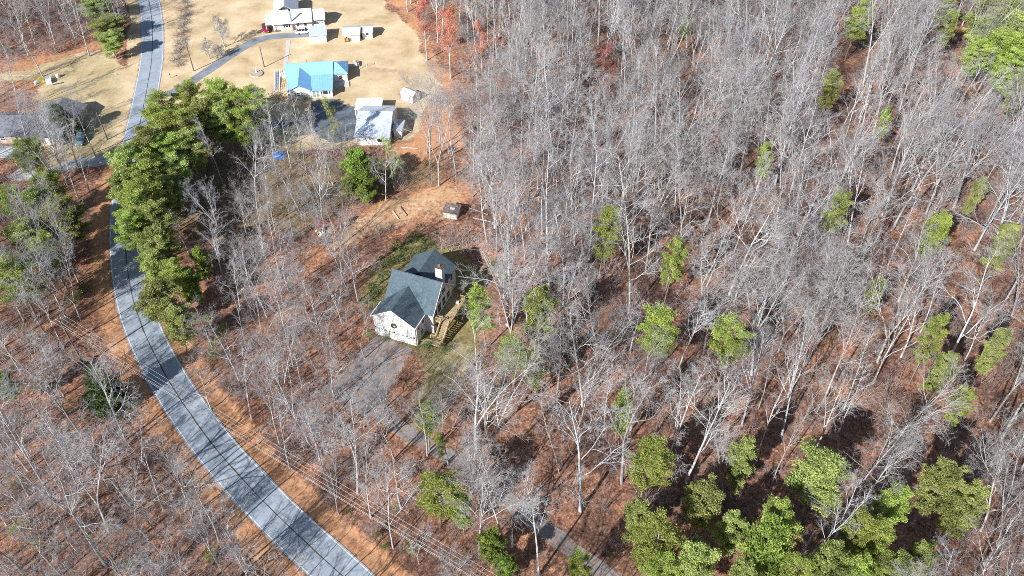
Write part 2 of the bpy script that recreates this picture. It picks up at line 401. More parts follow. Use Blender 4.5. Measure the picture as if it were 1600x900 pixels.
M['white_line'] = simple('road_paint', (0.72, 0.72, 0.70), 0.8, 0.2, 1.5, dirt=(0.35, 0.36, 0.36))
M['tar'] = simple('tar_seam', (0.07, 0.06, 0.05), 0.8, 0.2, 1.2, dirt=(0.30, 0.22, 0.10))
tag(strip(ROADC, -RW / 2, RW / 2, 0.045, 'road', M['asphalt'], 0.05, 3, 4), kind='structure')
tag(strip(ROADC, -RW / 2 + 0.22, -RW / 2 + 0.36, 0.050, 'road_edge_line', M['white_line']), kind='structure')
tag(strip(ROADC, RW / 2 - 0.36, RW / 2 - 0.22, 0.050, 'road_edge_line', M['white_line']), kind='structure')
tag(strip(ROADC, -0.08, 0.10, 0.050, 'road_centre_seam', M['tar'], 0.035, 5, 2), kind='structure')
# transverse tar bands across the far straight
mb = MB(); r = random.Random(3)
for i in range(8, len(ROADC) - 30, 1):
    if r.random() < (0.13 if ROADC[i][1] > 170 else 0.006):
        p, q = ROADC[i], nr[i]; a0, a1 = sorted((r.uniform(-3.1, 3.1), r.uniform(-3.1, 3.1)))
        if a1 - a0 < 1.2: continue
        t = np.array([-q[1], q[0]]); w = 0.05
        k = 6; A = []; B = []
        for e in range(k + 1):
            f = a0 + (a1 - a0) * e / k; jj_ = r.uniform(-.12, .12)
            A.append((*(p + q * f + t * (jj_ + w)), 0.0545)); B.append((*(p + q * f + t * (jj_ - w)), 0.0545))
        mb.add(A + B, [(e, e + 1, k + 2 + e, k + 1 + e) for e in range(k)])
tag(mb.build('road_tar_patches', M['tar']), kind='structure')
tag(strip(UPDR, -1.7, 1.7, 0.036, 'upper_driveway', M['asphalt_drive'], 0.08, 7, 3), kind='structure')
tag(strip(BLDR, -1.8, 1.8, 0.032, 'side_driveway', M['asphalt_dark'], 0.08, 8, 3), kind='structure')
tag(strip(LFDR, -2.2, 2.2, 0.032, 'left_driveway', M['gravel_pale'], 0.25, 9, 2), kind='structure')
tag(strip(DRIVE_C, -1.4, 1.4, 0.034, 'driveway', M['gravel'], 0.16, 10, 2), kind='structure')
def sheet(P, zz, name, mat, jit=0.3, seed=1):
    P = resample(np.vstack([P, P[:1]]), 1.0); r = np.random.default_rng(seed); P = P + r.normal(0, jit, P.shape)
    import bmesh
    bm = bmesh.new(); vs = [bm.verts.new((x, y, zz)) for x, y in P]; f = bm.faces.new(vs); bmesh.ops.triangulate(bm, faces=[f])
    for q in bm.faces:
        if q.normal.z < 0: q.normal_flip()
    me = bpy.data.meshes.new(name); bm.to_mesh(me); bm.free(); me.materials.append(mat)
    o = bpy.data.objects.new(name, me); COL.objects.link(o); return o
tag(sheet(APRON, 0.040, 'driveway_apron', M['gravel'], 0.22), kind='structure')
tag(sheet(BLPAD, 0.038, 'parking_pad', M['asphalt_dark'], 0.05), kind='structure')
M['concrete'] = simple('concrete', (0.55, 0.52, 0.48), 0.9, 0.15, 1.5, dirt=(0.36, 0.30, 0.24))
PATH = resample(wp([(451, 62), (449, 80), (446, 100), (445, 120)]), 1.0)
tag(strip(PATH, -0.6, 0.6, 0.040, 'garden_path', M['concrete'], 0.04, 3), kind='structure')
PATH2 = resample(wp([(574, 108), (600, 109), (624, 112), (636, 125), (645, 140)]), 1.0)
tag(strip(PATH2, -0.8, 0.8, 0.036, 'dirt_track', simple('track_dirt', (0.46, 0.33, 0.22), 0.95, 0.15, 0.8, dirt=(0.5, 0.38, 0.22)), 0.25, 3), kind='structure')

# ------------------------------------------------------------------ buildings
def siding(name, col, period=0.2, vertical=False, dirt=(0.45, 0.42, 0.36)):
    m, n, b = newmat(name); tc = objc(n)
    nz = noise(n, 1.1, 6, tc)
    r = ramp(n, nz.outputs[0], [(0.3, tuple(k * 0.86 for k in col)), (0.65, col)])
    st = ramp(n, noise(n, 3.3, 7, tc, 0.75).outputs[0], [(0.60, (0, 0, 0)), (0.80, (1, 1, 1))])
    n.links.new(mix(n, math_(n, 'MULTIPLY', st.outputs[0], 0.14), r.outputs[0], dirt), b.inputs['Base Color'])
    b.inputs['Roughness'].default_value = 0.6
    sp = N(n, 'ShaderNodeSeparateXYZ'); n.links.new(tc, sp.inputs[0])
    ax = sp.outputs['X' if vertical else 'Z']
    fr = math_(n, 'FRACT', math_(n, 'DIVIDE', ax, period)); bump(n, b, fr, 0.7, 0.03)
    return m
def shingle(name, c0, c1):
    m, n, b = newmat(name); tc = objc(n)
    br = N(n, 'ShaderNodeTexVoronoi'); br.inputs['Scale'].default_value = 4.5; n.links.new(tc, br.inputs['Vector'])
    nz = noise(n, 0.9, 7, tc, 0.7); nf = noise(n, 7, 5, tc, 0.8)
    r = ramp(n, math_(n, 'ADD', math_(n, 'MULTIPLY', nz.outputs[0], 0.4), math_(n, 'MULTIPLY', nf.outputs[0], 0.6)), [(0.38, c0), (0.62, c1)])
    vv = ramp(n, br.outputs['Color'], [(0.0, (0.7, 0.72, 0.75)), (1.0, (1.2, 1.2, 1.2))])
    n.links.new(mix(n, 0.8, r.outputs[0], vv.outputs[0], 'MULTIPLY'), b.inputs['Base Color']); b.inputs['Roughness'].default_value = 0.9
    sp = N(n, 'ShaderNodeSeparateXYZ'); n.links.new(tc, sp.inputs[0])
    bump(n, b, math_(n, 'ADD', math_(n, 'FRACT', math_(n, 'DIVIDE', sp.outputs['Z'], 0.12)), nf.outputs[0]), 0.5, 0.03)
    return m
def metal_roof(name, col, period=0.45, axis='X', metal=0.0):
    m, n, b = newmat(name); tc = objc(n)
    nz = noise(n, 0.8, 6, tc)
    r = ramp(n, nz.outputs[0], [(0.3, tuple(k * 0.87 for k in col)), (0.62, col)])
    sp = N(n, 'ShaderNodeSeparateXYZ'); n.links.new(tc, sp.inputs[0])
    fr = math_(n, 'FRACT', math_(n, 'DIVIDE', sp.outputs[axis], period))
    rib = ramp(n, fr, [(0.0, (1, 1, 1)), (0.10, (0, 0, 0)), (0.90, (0, 0, 0)), (1.0, (1, 1, 1))])
    n.links.new(mix(n, math_(n, 'MULTIPLY', rib.outputs[0], 0.3), r.outputs[0], tuple(k * 0.7 for k in col)), b.inputs['Base Color'])
    b.inputs['Roughness'].default_value = 0.38; b.inputs['Metallic'].default_value = metal
    bump(n, b, rib.outputs[0], 0.6, 0.04)
    return m
M['white_siding'] = siding('white_siding', (0.74, 0.735, 0.73), 0.24)
M['white_panel'] = siding('white_panel', (0.82, 0.82, 0.81), 0.4, True)
M['slate'] = shingle('blue_grey_shingles', (0.040, 0.066, 0.086), (0.104, 0.145, 0.172))
M['grey_shingle'] = shingle('grey_shingles', (0.09, 0.10, 0.12), (0.21, 0.22, 0.25))
M['blue_roof'] = metal_roof('blue_metal', (0.25, 0.52, 0.84))
M['blue_roof_y'] = metal_roof('blue_metal_cross', (0.25, 0.52, 0.84), axis='Y')
M['white_roof'] = metal_roof('white_metal', (0.72, 0.76, 0.80))
M['garage_metal'] = metal_roof('bare_metal_roof', (0.66, 0.74, 0.84), metal=0.35)
M['grey_roof'] = metal_roof('pale_grey_metal', (0.52, 0.57, 0.62))
M['trim'] = simple('white_trim', (0.80, 0.80, 0.80), 0.5, 0.05)
M['glass'] = simple('window_glass', (0.035, 0.045, 0.055), 0.08, 0.2, 1.0)
M['glass_pale'] = simple('curtained_glass', (0.28, 0.36, 0.35), 0.12, 0.2, 1.0)
M['deckwood'] = simple('deck_wood', (0.44, 0.335, 0.185), 0.8, 0.3, 3.0, dirt=(0.30, 0.24, 0.16))
M['wood_old'] = simple('weathered_wood', (0.33, 0.27, 0.21), 0.9, 0.3, 2.0, dirt=(0.2, 0.15, 0.11))
M['pole_wood'] = simple('pole_wood', (0.20, 0.16, 0.13), 0.9, 0.25, 1.0)
M['dark_metal'] = simple('dark_metal', (0.03, 0.03, 0.03), 0.4, 0.1)
M['grey_metal'] = simple('galvanised_metal', (0.42, 0.44, 0.46), 0.4, 0.15, 3.0, 0.6)
M['wire'] = simple('bright_wire', (0.62, 0.58, 0.54), 0.5, 0.05)
M['brick'] = simple('brown_brick', (0.20, 0.10, 0.07), 0.9, 0.3, 4.0)

def gable_walls(x0, x1, y0, y1, eave, ridge, axis, rc=None):
    """solid body under a gable roof; axis = direction of the ridge"""
    mb = MB()
    if axis == 'x':
        c = rc if rc is not None else (y0 + y1) / 2
        mb.extrude([(y0, 0), (y1, 0), (y1, eave), (c, ridge), (y0, eave)], 'x', x0, x1)
    else:
        c = rc if rc is not None else (x0 + x1) / 2
        mb.extrude([(x0, 0), (x1, 0), (x1, eave), (c, ridge), (x0, eave)], 'y', y0, y1)
    return mb
def gable_roof(x0, x1, y0, y1, eave, ridge, axis, rc=None, th=0.16):
    mb = MB()
    if axis == 'x': lo, hi, a0, a1 = y0, y1, x0, x1
    else: lo, hi, a0, a1 = x0, x1, y0, y1
    c = rc if rc is not None else (lo + hi) / 2
    prof = [(lo, eave - th), (lo, eave), (c, ridge), (hi, eave), (hi, eave - th), (c, ridge - th)]
    # two convex slabs keep the faces planar
    mb.extrude([prof[0], prof[1], prof[2], prof[5]][::-1], axis, a0, a1)
    mb.extrude([prof[5], prof[2], prof[3], prof[4]][::-1], axis, a0, a1)
    return mb
def window(parent, x, y, zc, w, h, face, glass=None, name='window', frame='trim', mull=True):
    """face: '-y', '+y', '+x', '-x' """
    t = 0.06; fr = MB(); gl = MB()
    def bx(mb, a0, a1, z0, z1, d0, d1):
        if face == '-y': mb.box(x + a0, y - d1, z0, x + a1, y - d0, z1)
        if face == '+y': mb.box(x + a0, y + d0, z0, x + a1, y + d1, z1)
        if face == '+x': mb.box(x + d0, y + a0, z0, x + d1, y + a1, z1)
        if face == '-x': mb.box(x - d1, y + a0, z0, x - d0, y + a1, z1)
    f = 0.1
    bx(fr, -w / 2 - f, w / 2 + f, zc + h / 2, zc + h / 2 + f, 0.003, t); bx(fr, -w / 2 - f, w / 2 + f, zc - h / 2 - f, zc - h / 2, 0.003, t + 0.03)
    bx(fr, -w / 2 - f, -w / 2, zc - h / 2, zc + h / 2, 0.003, t); bx(fr, w / 2, w / 2 + f, zc - h / 2, zc + h / 2, 0.003, t)
    if mull: bx(fr, -w / 2, w / 2, zc - 0.03, zc + 0.03, 0.003, t - 0.01)
    o = fr.build(name, M[frame], parent)
    bx(gl, -w / 2, w / 2, zc - h / 2, zc + h / 2, 0.003, 0.025)
    gl.build('pane', M[glass or 'glass'], o)
    return o
def fascia(parent, pts, r=0.09):
    mb = MB()
    for a, b2 in zip(pts[:-1], pts[1:]):
        a, b2 = Vector(a), Vector(b2); d = b2 - a; L = d.length
        rz = math.atan2(d.y, d.x); ry = -math.asin(d.z / L)
        mb.obox((a + b2) / 2, (L, 0.05, 0.22), rz, 0, ry)
    return mb.build('trim', M['trim'], parent)

# --- the grey-roofed main house
A0 = np.array(g(585.4, 520.9)); ang = math.atan2(-0.41933547, 0.90783135) + math.radians(3.2)
H1 = empty('house', (A0[0], A0[1], 0), ang)
tag(H1, 'white two storey house with blue-grey shingle roof, wreath and wooden deck in the woods', 'house')
GR, EV = 8.3, 5.2
k1 = (GR - EV) / 4.72
w1 = gable_walls(0.25, 9.1, 0, 5.5, EV - 0.12, GR - 0.30, 'y', 4.68)
w1.add(*(lambda q: (q.v, q.f))(gable_walls(0.9, 10.8, 4.3, 12.95, EV + 0.05, 9.55, 'x', 8.6)))
w1.add(*(lambda q: (q.v, q.f))(gable_walls(0.25, 9.1, 12.5, 18.3, EV - 0.12, GR - 0.30, 'y', 4.68)))
w1.build('wall', M['white_siding'], H1)
gable_roof(-0.05, 9.4, -0.35, 7.2, EV, GR, 'y', 4.68).build('garage_roof', M['slate'], H1)
mr = gable_roof(0.5, 11.15, 3.9, 13.3, EV + 0.004, 9.9, 'x', 8.6).build('main_roof', M['slate'], H1)
gable_roof(-0.05, 9.4, 11.0, 18.6, EV, GR, 'y', 4.68).build('rear_roof', M['slate'], H1)
MB().box(1.2, 8.5, 9.88, 10.9, 8.7, 9.96).build('ridge_cap', M['slate'], mr)
fascia(H1, [(-0.1, -0.38, EV - 0.1), (4.68, -0.38, GR - 0.1), (9.45, -0.38, EV - 0.1)])
fascia(H1, [(11.18, 3.85, EV - 0.08), (11.18, 8.6, 9.82), (11.18, 13.35, EV - 0.08)])
fascia(H1, [(9.45, -0.38, EV - 0.12), (9.45, 3.9, EV - 0.12)])
for x0, x1 in ((0.75, 3.95), (5.1, 8.5)):
    d = MB().box(x0, -0.055, 0.05, x1, -0.004, 2.35)
    for kz in range(1, 4): d.box(x0 + 0.05, -0.075, 0.05 + kz * 0.57, x1 - 0.05, -0.055, 0.09 + kz * 0.57)
    dd = d.build('garage_door', M['trim'], H1)
    for q in range(4):
        ww = (x1 - x0) / 4; MB().box(x0 + ww * q + 0.18, -0.068, 1.85, x0 + ww * (q + 1) - 0.18, -0.056, 2.2).build('pane', M['glass_pale'], dd)
    fr = MB().box(x0 - 0.16, -0.06, 0, x0 - 0.01, -0.003, 2.5).box(x1 + 0.01, -0.06, 0, x1 + 0.16, -0.003, 2.5).box(x0 - 0.01, -0.06, 2.36, x1 + 0.01, -0.003, 2.5)
    fr.build('door_frame', M['trim'], H1)
for x in (0.42, 4.52, 8.8):
    MB().box(x - 0.09, -0.2, 2.0, x + 0.09, -0.003, 2.35).build('wall_lantern', M['dark_metal'], H1)
for y, zc in ((1.4, 3.9), (3.3, 3.9), (2.6, 1.5)): window(H1, 9.1, y, zc, 0.8, 1.2, '+x')
for y, zc, h in ((5.4, 4.4, 1.5), (7.2, 4.4, 2.0), (9.2, 4.4, 2.0), (11.2, 4.4, 1.5), (7.4, 7.0, 1.1), (9.4, 7.0, 1.1), (5.6, 1.3, 1.2), (8.2, 1.3, 1.8), (10.8, 1.3, 1.2)):
    window(H1, 10.8, y, zc, 1.35, h, '+x')
for y in (14.2, 16.4): window(H1, 9.1, y, 3.9, 0.9, 1.4, '+x'); window(H1, 0.25, y, 3.9, 0.9, 1.4, '-x')
window(H1, 4.7, 18.3, 4.0, 1.6, 1.4, '+y'); window(H1, 0.9, 9.6, 3.9, 0.9, 1.4, '-x'); window(H1, 0.9, 5.2, 3.9, 0.9, 1.4, '-x')
MB().box(0.84, 7.0, 0.5, 0.897, 7.95, 2.6).build('door', simple('front_door', (0.30, 0.05, 0.04), 0.5), H1)
ch = MB().box(8.55, 10.9, 5.0, 9.95, 12.0, 10.9).build('chimney', M['white_siding'], H1)
MB().box(8.45, 10.8, 10.9, 10.05, 12.1, 11.06).build('chimney_cap', simple('rusty_cap', (0.12, 0.075, 0.06), 0.7, 0.3), ch)
MB().tube([(9.25, 11.45, 11.06), (9.25, 11.45, 11.5)], 0.2, 10).build('flue', M['grey_metal'], ch)
MB().tube([(3.2, 10.2, 8.0), (3.2, 10.2, 8.9)], 0.08, 8).build('vent_pipe', M['grey_metal'], H1)
for y0_, y1_, x_ in ((-0.3, 3.8, 9.46), (-0.3, 3.8, -0.12)):
    MB().box(x_ - .07, y0_, EV - .12, x_ + .07, y1_, EV + .0).build('gutter', M['trim'], H1)
MB().tube([(9.3, .2, .1), (9.3, .2, EV - .1)], .05, 6).build('downpipe', M['trim'], H1)
MB().box(4.4, -0.05, 6.3, 4.96, -0.003, 7.1).build('gable_vent', M['concrete'], H1)
# wreath
wr = MB(); R = random.Random(2)
wc = Vector((4.68, -0.12, 4.0))
wr.tube([wc + Vector((math.cos(t) * 0.5, 0, math.sin(t) * 0.5)) for t in np.linspace(0, 2 * math.pi, 17)], 0.13, 8, False)
for i in range(160):
    t = R.uniform(0, 2 * math.pi); p = wc + Vector((math.cos(t) * 0.5, -0.05, math.sin(t) * 0.5)) + Vector((R.gauss(0, .08), R.uniform(-.1, 0), R.gauss(0, .08)))
    q = Vector((R.gauss(0, 1), R.gauss(0, .5), R.gauss(0, 1))).normalized() * 0.13; e = q.orthogonal().normalized() * 0.02
    wr.add([p - e, p + e, p + q], [(0, 1, 2)])
wo = wr.build('christmas_wreath', simple('wreath_green', (0.03, 0.09, 0.03), 0.8))
wo.parent = None; wo.location = H1.location; wo.rotation_euler = (0, 0, ang)
tag(wo, 'round green Christmas wreath with a red bow hung on the white garage gable', 'wreath')
bw = MB()
for sx_ in (-1, 1):
    bw.tube([wc + Vector((0, -0.17, 0.42)), wc + Vector((sx_ * 0.2, -0.2, 0.55)), wc + Vector((sx_ * 0.24, -0.18, 0.36)), wc + Vector((0, -0.17, 0.42))], 0.05, 5)
    bw.tube([wc + Vector((0, -0.17, 0.42)), wc + Vector((sx_ * 0.14, -0.17, 0.1))], 0.045, 5)
bw.build('bow', simple('bow_red', (0.55, 0.03, 0.03), 0.5), wo)

# deck on the right side with stair, landing; parts of the house
def deck(parent, x0, x1, y0, y1, zt, name='deck'):
    mb = MB(); w = 0.14; x = x0
    while x < x1 - 0.01: mb.box(x, y0, zt - 0.04, min(x + w, x1), y1, zt); x += w + 0.012
    mb.box(x0 + 0.003, y0 + 0.003, zt - 0.26, x1 - 0.003, y0 + 0.05, zt - 0.045).box(x0 + 0.003, y1 - 0.05, zt - 0.26, x1 - 0.003, y1 - 0.003, zt - 0.045)
    mb.box(x1 - 0.05, y0 + 0.053, zt - 0.26, x1 - 0.003, y1 - 0.053, zt - 0.045)
    return mb.build(name, M['deckwood'], parent)
def post(parent, x, y, z0, z1): return MB().box(x - 0.06, y - 0.06, z0, x + 0.06, y + 0.06, z1).build('post', M['deckwood'], parent)
def railing(parent, a, b2, posts=True):
    a, b2 = Vector(a), Vector(b2); L = (b2 - a).length; mb = MB(); d = b2 - a
    rz = math.atan2(d.y, d.x); ry = -math.asin(d.z / L); up = Vector((0, 0, 1))
    mb.obox((a + b2) / 2 + up * 1.0, (L, 0.14, 0.05), rz, 0, ry); mb.obox((a + b2) / 2 + up * 0.12, (L, 0.05, 0.09), rz, 0, ry)
    k = max(2, int(L / 0.16))
    for i in range(1, k):
        p = a + d * (i / k); mb.box(p.x - 0.02, p.y - 0.02, p.z + 0.16, p.x + 0.02, p.y + 0.02, p.z + 0.98)
    return mb.build('railing', M['deckwood'], parent)
DZ = 3.0
dk = deck(H1, 10.85, 14.0, 4.9, 12.3, DZ)
for x, y in ((13.9, 5.0), (13.9, 8.5), (13.9, 12.2), (12.4, 12.2), (12.2, 5.0), (10.95, 5.0)): post(dk, x, y, 0, DZ + (1.02 if x > 11 else 1.0))
railing(dk, (13.95, 5.05, DZ), (13.95, 12.25, DZ)); railing(dk, (10.95, 12.25, DZ), (13.9, 12.25, DZ)); railing(dk, (10.95, 4.93, DZ), (12.15, 4.93, DZ))
st = MB(); ns = 10; yA, yB, zB = 4.88, 2.1, 1.0
for i in range(ns):
    y = yA + (yB - yA) * (i + 0.5) / ns; zz = DZ - (DZ - zB) * (i + 1) / (ns + 1)
    st.box(12.3, y - 0.15, zz - 0.05, 13.8, y + 0.15, zz)
for x in (12.25, 13.8):
    st.obox((x + 0.02, (yA + yB) / 2, (DZ + zB) / 2 - 0.15), (0.05, math.hypot(yA - yB, DZ - zB) + 0.1, 0.28), 0, math.atan2(DZ - zB, yA - yB), 0)
st.build('stair', M['deckwood'], dk)
ld = deck(dk, 11.2, 13.9, 0.7, 2.1, zB, 'landing')
for x, y in ((11.25, 0.78), (13.82, 0.78), (13.82, 2.02), (11.25, 2.02)): post(dk, x, y, 0, zB + 1.0)
railing(dk, (12.2, 4.85, DZ), (12.2, 2.1, zB)); railing(dk, (13.86, 4.85, DZ), (13.86, 2.1, zB)); railing(dk, (11.3, 0.75, zB), (13.85, 0.75, zB)); railing(dk, (13.87, 0.8, zB), (13.87, 2.05, zB)); railing(dk, (11.3, 2.08, zB), (12.15, 2.08, zB))
st2 = MB()
for i in range(5): st2.box(11.15 - 0.28 * (i + 1), 0.85, zB - 0.18 * (i + 1) - 0.05, 11.15 - 0.28 * i, 2.0, zB - 0.18 * (i + 1))
st2.build('lower_stair', M['deckwood'], dk)
railing(dk, (11.2, 0.8, zB), (9.75, 0.8, 0.1))
# small entrance deck on the left
d2 = deck(H1, -1.3, 0.85, 6.4, 8.6, 0.9, 'porch_deck')
for x, y in ((-1.22, 6.48), (-1.22, 8.52)): post(d2, x, y, 0, 1.9)
railing(d2, (-1.25, 6.5, 0.9), (-1.25, 8.5, 0.9)); railing(d2, (-1.2, 6.45, 0.9), (0.8, 6.45, 0.9))
# things on the deck
def place_local(o, x, y, zz, rz=0):
    v = Matrix.Rotation(ang, 3, 'Z') @ Vector((x, y, zz)); o.location = H1.location + v; o.rotation_euler = (0, 0, ang + rz); return o
gr = empty('kettle_grill'); place_local(gr, 13.2, 5.9, DZ)
tag(gr, 'black round kettle grill standing at the near corner of the wooden deck', 'grill')
b_ = MB(); b_.tube([(0, 0, 0.55), (0, 0, 0.62), (0, 0, 0.78), (0, 0, 0.95), (0, 0, 1.02)], [0.12, 0.24, 0.31, 0.22, 0.04], 14); b_.build('bowl', M['dark_metal'], gr)
for t in (0, 2.1, 4.2): MB().tube([(0.12 * math.cos(t), 0.12 * math.sin(t), 0.6), (0.3 * math.cos(t), 0.3 * math.sin(t), 0)], 0.015, 5).build('leg', M['grey_metal'], gr)
MB().tube([(0, 0, 1.02), (0, 0, 1.09)], 0.03, 6).build('handle', M['wood_old'], gr)
def patio_chair(x, y, rz, label):
    c = empty('patio_chair'); place_local(c, x, y, DZ, rz); tag(c, label, 'chair', 'chairs on the deck')
    MB().box(-.28, -.26, .40, .28, .28, .44).build('seat', M['trim'], c)
    MB().obox((0, .32, .72), (.56, .04, .6), 0, -0.2).build('backrest', M['trim'], c)
    for a_ in (-.25, .25):
        for b2 in (-.23, .25): MB().box(a_ - .02, b2 - .02, 0, a_ + .02, b2 + .02, .40).build('leg', M['trim'], c)
        MB().box(a_ - .03, -.26, .60, a_ + .03, .30, .64).build('armrest', M['trim'], c)
patio_chair(11.6, 6.0, 2.5, 'pale patio chair on the deck beside the house wall')
patio_chair(13.0, 10.6, -1.2, 'pale patio chair at the far end of the deck')

# --- utility: generic small gable building
def bldg(name, loc, rz, label, cat='shed', group=None):
    e = empty(name, (loc[0], loc[1], 0), rz); tag(e, label, cat, group); return e

# --- blue metal-roofed house
B = bldg('house', (-61.0, 195.5), math.radians(8), 'white bungalow with a bright blue metal roof beside the dark asphalt pad', 'house')
w = gable_walls(-0.3, 12.1, 7.8, 15.4, 2.55, 4.6, 'x', 11.6)
w.add(*(lambda q: (q.v, q.f))(gable_walls(0.15, 6.2, 0.3, 9.0, 2.5, 3.95, 'y', 3.2)))
w.box(6.19, 0.4, 0, 12.0, 7.9, 2.3)
w.add(*(lambda q: (q.v, q.f))(gable_walls(12.0, 16.0, 8.3, 15.0, 2.5, 2.6, 'x', 11.6)))
w.build('wall', M['white_siding'], B)
rf = gable_roof(-0.8, 12.4, 7.4, 15.8, 2.62, 4.8, 'x', 11.6, .12).build('main_roof', M['blue_roof'], B)
gable_roof(-0.2, 6.5, 0.0, 10.8, 2.6, 4.2, 'y', 3.2, .12).build('gable_roof', M['blue_roof_y'], B)
MB().extrude([(-0.05, 2.34), (7.9, 2.80), (7.9, 2.92), (-0.05, 2.46)], 'x', 6.35, 12.3).build('sunroom_roof', M['blue_roof'], B)
hp = MB()
hv = [(12.2, 7.8, 2.6), (16.4, 7.8, 2.6), (16.4, 15.5, 2.6), (12.2, 15.5, 2.6), (12.2, 11.6, 4.45), (13.3, 11.6, 4.45)]
hp.add(hv, [(0, 1, 5, 4), (1, 2, 5), (2, 3, 4, 5), (0, 3, 2, 1), (0, 4, 3)]); hp.build('hip_roof', M['blue_roof'], B)
MB().box(-0.8, 11.5, 4.76, 12.4, 11.7, 4.86).build('ridge_cap', M['blue_roof'], rf)
window(B, 2.9, 0.3, 1.5, 0.9, 1.1, '-y')
for x in (2.15, 3.65): MB().box(x - 0.2, 0.24, 0.9, x + 0.2, 0.297, 2.1).build('shutter', simple('grey_green_shutter', (0.30, 0.36, 0.34), 0.6), B)
for x in (7.1, 8.15): window(B, x, 0.4, 1.2, 0.75, 1.9, '-y', 'glass_pale', 'patio_door')
window(B, 10.1, 0.4, 1.45, 1.4, 0.95, '-y', mull=False); window(B, 9.05, 0.4, 1.45, 0.35, 0.95, '-y', mull=False); window(B, 11.25, 0.4, 1.45, 0.35, 0.95, '-y', mull=False)
window(B, 14.2, 8.3, 1.5, 1.0, 1.0, '-y'); window(B, 12.0, 3.5, 1.4, 1.2, 1.0, '+x'); window(B, 16.0, 11.5, 1.5, 1.2, 1.0, '+x')
MB().box(12.05, 5.2, 0, 16.4, 8.2, 0.25).build('patio_slab', M['concrete'], B)
MB().tube([(5.2, 12.4, 4.2), (5.2, 12.4, 5.1)], 0.1, 8).build('vent_pipe', M['grey_metal'], B)
rp = bldg('entrance_ramp', (-66.0, 200.8), math.radians(10), 'grey boarded entrance ramp with white railings left of the blue-roofed bungalow', 'ramp')
MB().extrude([(0, 0.02), (9.5, 0.55), (9.5, 0.7), (0, 0.1)], 'x', 0, 1.5).build('boards', simple('grey_boards', (0.30, 0.30, 0.32), .9), rp)
for x in (0.05, 1.45):
    q = MB(); q.obox((x, 4.75, 1.25), (0.08, 9.6, 0.08), 0, math.atan2(0.6, 9.5)); q.obox((x, 4.75, 0.8), (0.06, 9.6, 0.06), 0, math.atan2(0.6, 9.5))
    for i in range(8): q.box(x - 0.04, i * 1.33, 0.003, x + 0.04, i * 1.33 + 0.08, 1.0 + i * 0.083)
    q.build('railing', M['trim'], rp)
MB().box(1.5, 7.0, 0, 2.9, 9.3, 0.6).build('landing', M['trim'], rp)
tk = empty('propane_tank', (-45.3, 215.0, 0), math.radians(100)); tag(tk, 'white propane tank lying behind the right corner of the blue-roofed bungalow', 'tank')
MB().tube([(-1.5, 0, .75), (-1.42, 0, .75), (-1.2, 0, .75), (1.2, 0, .75), (1.42, 0, .75), (1.5, 0, .75)], [.1, .38, .55, .55, .38, .1], 14).build('shell', M['trim'], tk)
MB().tube([(0, 0, 1.29), (0, 0, 1.5)], .16, 8).build('valve_cover', M['grey_metal'], tk)
for x in (-.9, .9): MB().box(x - .1, -.4, 0, x + .1, .4, .3).build('foot', M['concrete'], tk)
# clothes line posts behind it
for i, (px, py) in enumerate([(562, 108), (573, 106)]):
    X, Y = g(px, py); e = MB(); e.tube([(0, 0, 0), (0, 0, 2)], .05, 6); e.tube([(0, -.7, 1.95), (0, .7, 1.95)], .04, 6)
    o = e.build('clothesline_post', M['trim']); o.location = (X, Y, 0); tag(o, ['white clothesline post nearer the blue-roofed bungalow', 'white clothesline post farther from the blue-roofed bungalow'][i], 'post', 'clothesline posts')

# --- white-roofed house at the top
T = bldg('house', (-73.6, 235.5), math.radians(10), 'long white farmhouse with a pale metal roof at the top of the upper driveway', 'house')
w = gable_walls(0.3, 11.8, 1.4, 9.4, 2.5, 4.55, 'x', 5.3)
w.add(*(lambda q: (q.v, q.f))(gable_walls(11.79, 15.7, 1.9, 8.6, 2.5, 4.2, 'x', 5.2)))
w.add(*(lambda q: (q.v, q.f))(gable_walls(0.6, 7.4, 8.5, 17.0, 3.2, 5.3, 'y', 4.0)))
w.build('wall', M['white_siding'], T)
gable_roof(-0.1, 12.15, 0.2, 10.2, 2.6, 4.8, 'x', 5.3, .1).build('main_roof', M['white_roof'], T)
gable_roof(12.16, 16.1, 1.3, 9.1, 2.55, 4.35, 'x', 5.2, .1).build('wing_roof', M['white_roof'], T)
gable_roof(0.1, 7.9, 6.5, 17.4, 3.25, 5.6, 'y', 4.0, .1).build('rear_roof', M['grey_roof'], T)
MB().extrude([(0.6, 2.42), (4.6, 3.95), (4.6, 4.05), (0.6, 2.52)], 'x', -2.0, 0.0).build('porch_roof', M['white_roof'], T)
for x in (-1.9, 0.25): MB().box(x - .08, 0.75, 0, x + .08, 0.91, 2.42).build('porch_post', M['trim'], T)
MB().box(-2.0, 0.7, 0, 2.0, 4.5, .2).build('porch_floor', M['brick'], T)
for x in (4.2, 7.6, 9.9): window(T, x, 1.4, 1.5, 0.8, 1.1, '-y')
for x in (3.4, 5.0): MB().box(x - .18, 1.32, 0.9, x + .18, 1.397, 2.1).build('shutter', M['dark_metal'], T)
for x in (12.7, 13.9, 15.0): window(T, x, 1.9, 1.7, 0.9, 1.2, '-y', 'glass_pale')
window(T, 0.6, 12.0, 1.8, 0.8, 1.2, '-x')
sp = MB().tube([(5.9, 0.9, 0), (5.9, 0.9, 6.4)], 0.24, 10).build('stove_pipe', M['grey_metal'], T)
MB().tube([(5.9, 0.9, 6.4), (5.9, 0.9, 6.7)], 0.34, 10).build('pipe_cap', M['dark_metal'], sp)
ga = bldg('garage', (-73.6, 235.5), math.radians(10), 'small white lean-to garage with grey metal roof in front of the farmhouse', 'garage')
MB().box(11.6, -8.9, 0, 16.2, -3.9, 2.35).build('wall', M['white_siding'], ga)
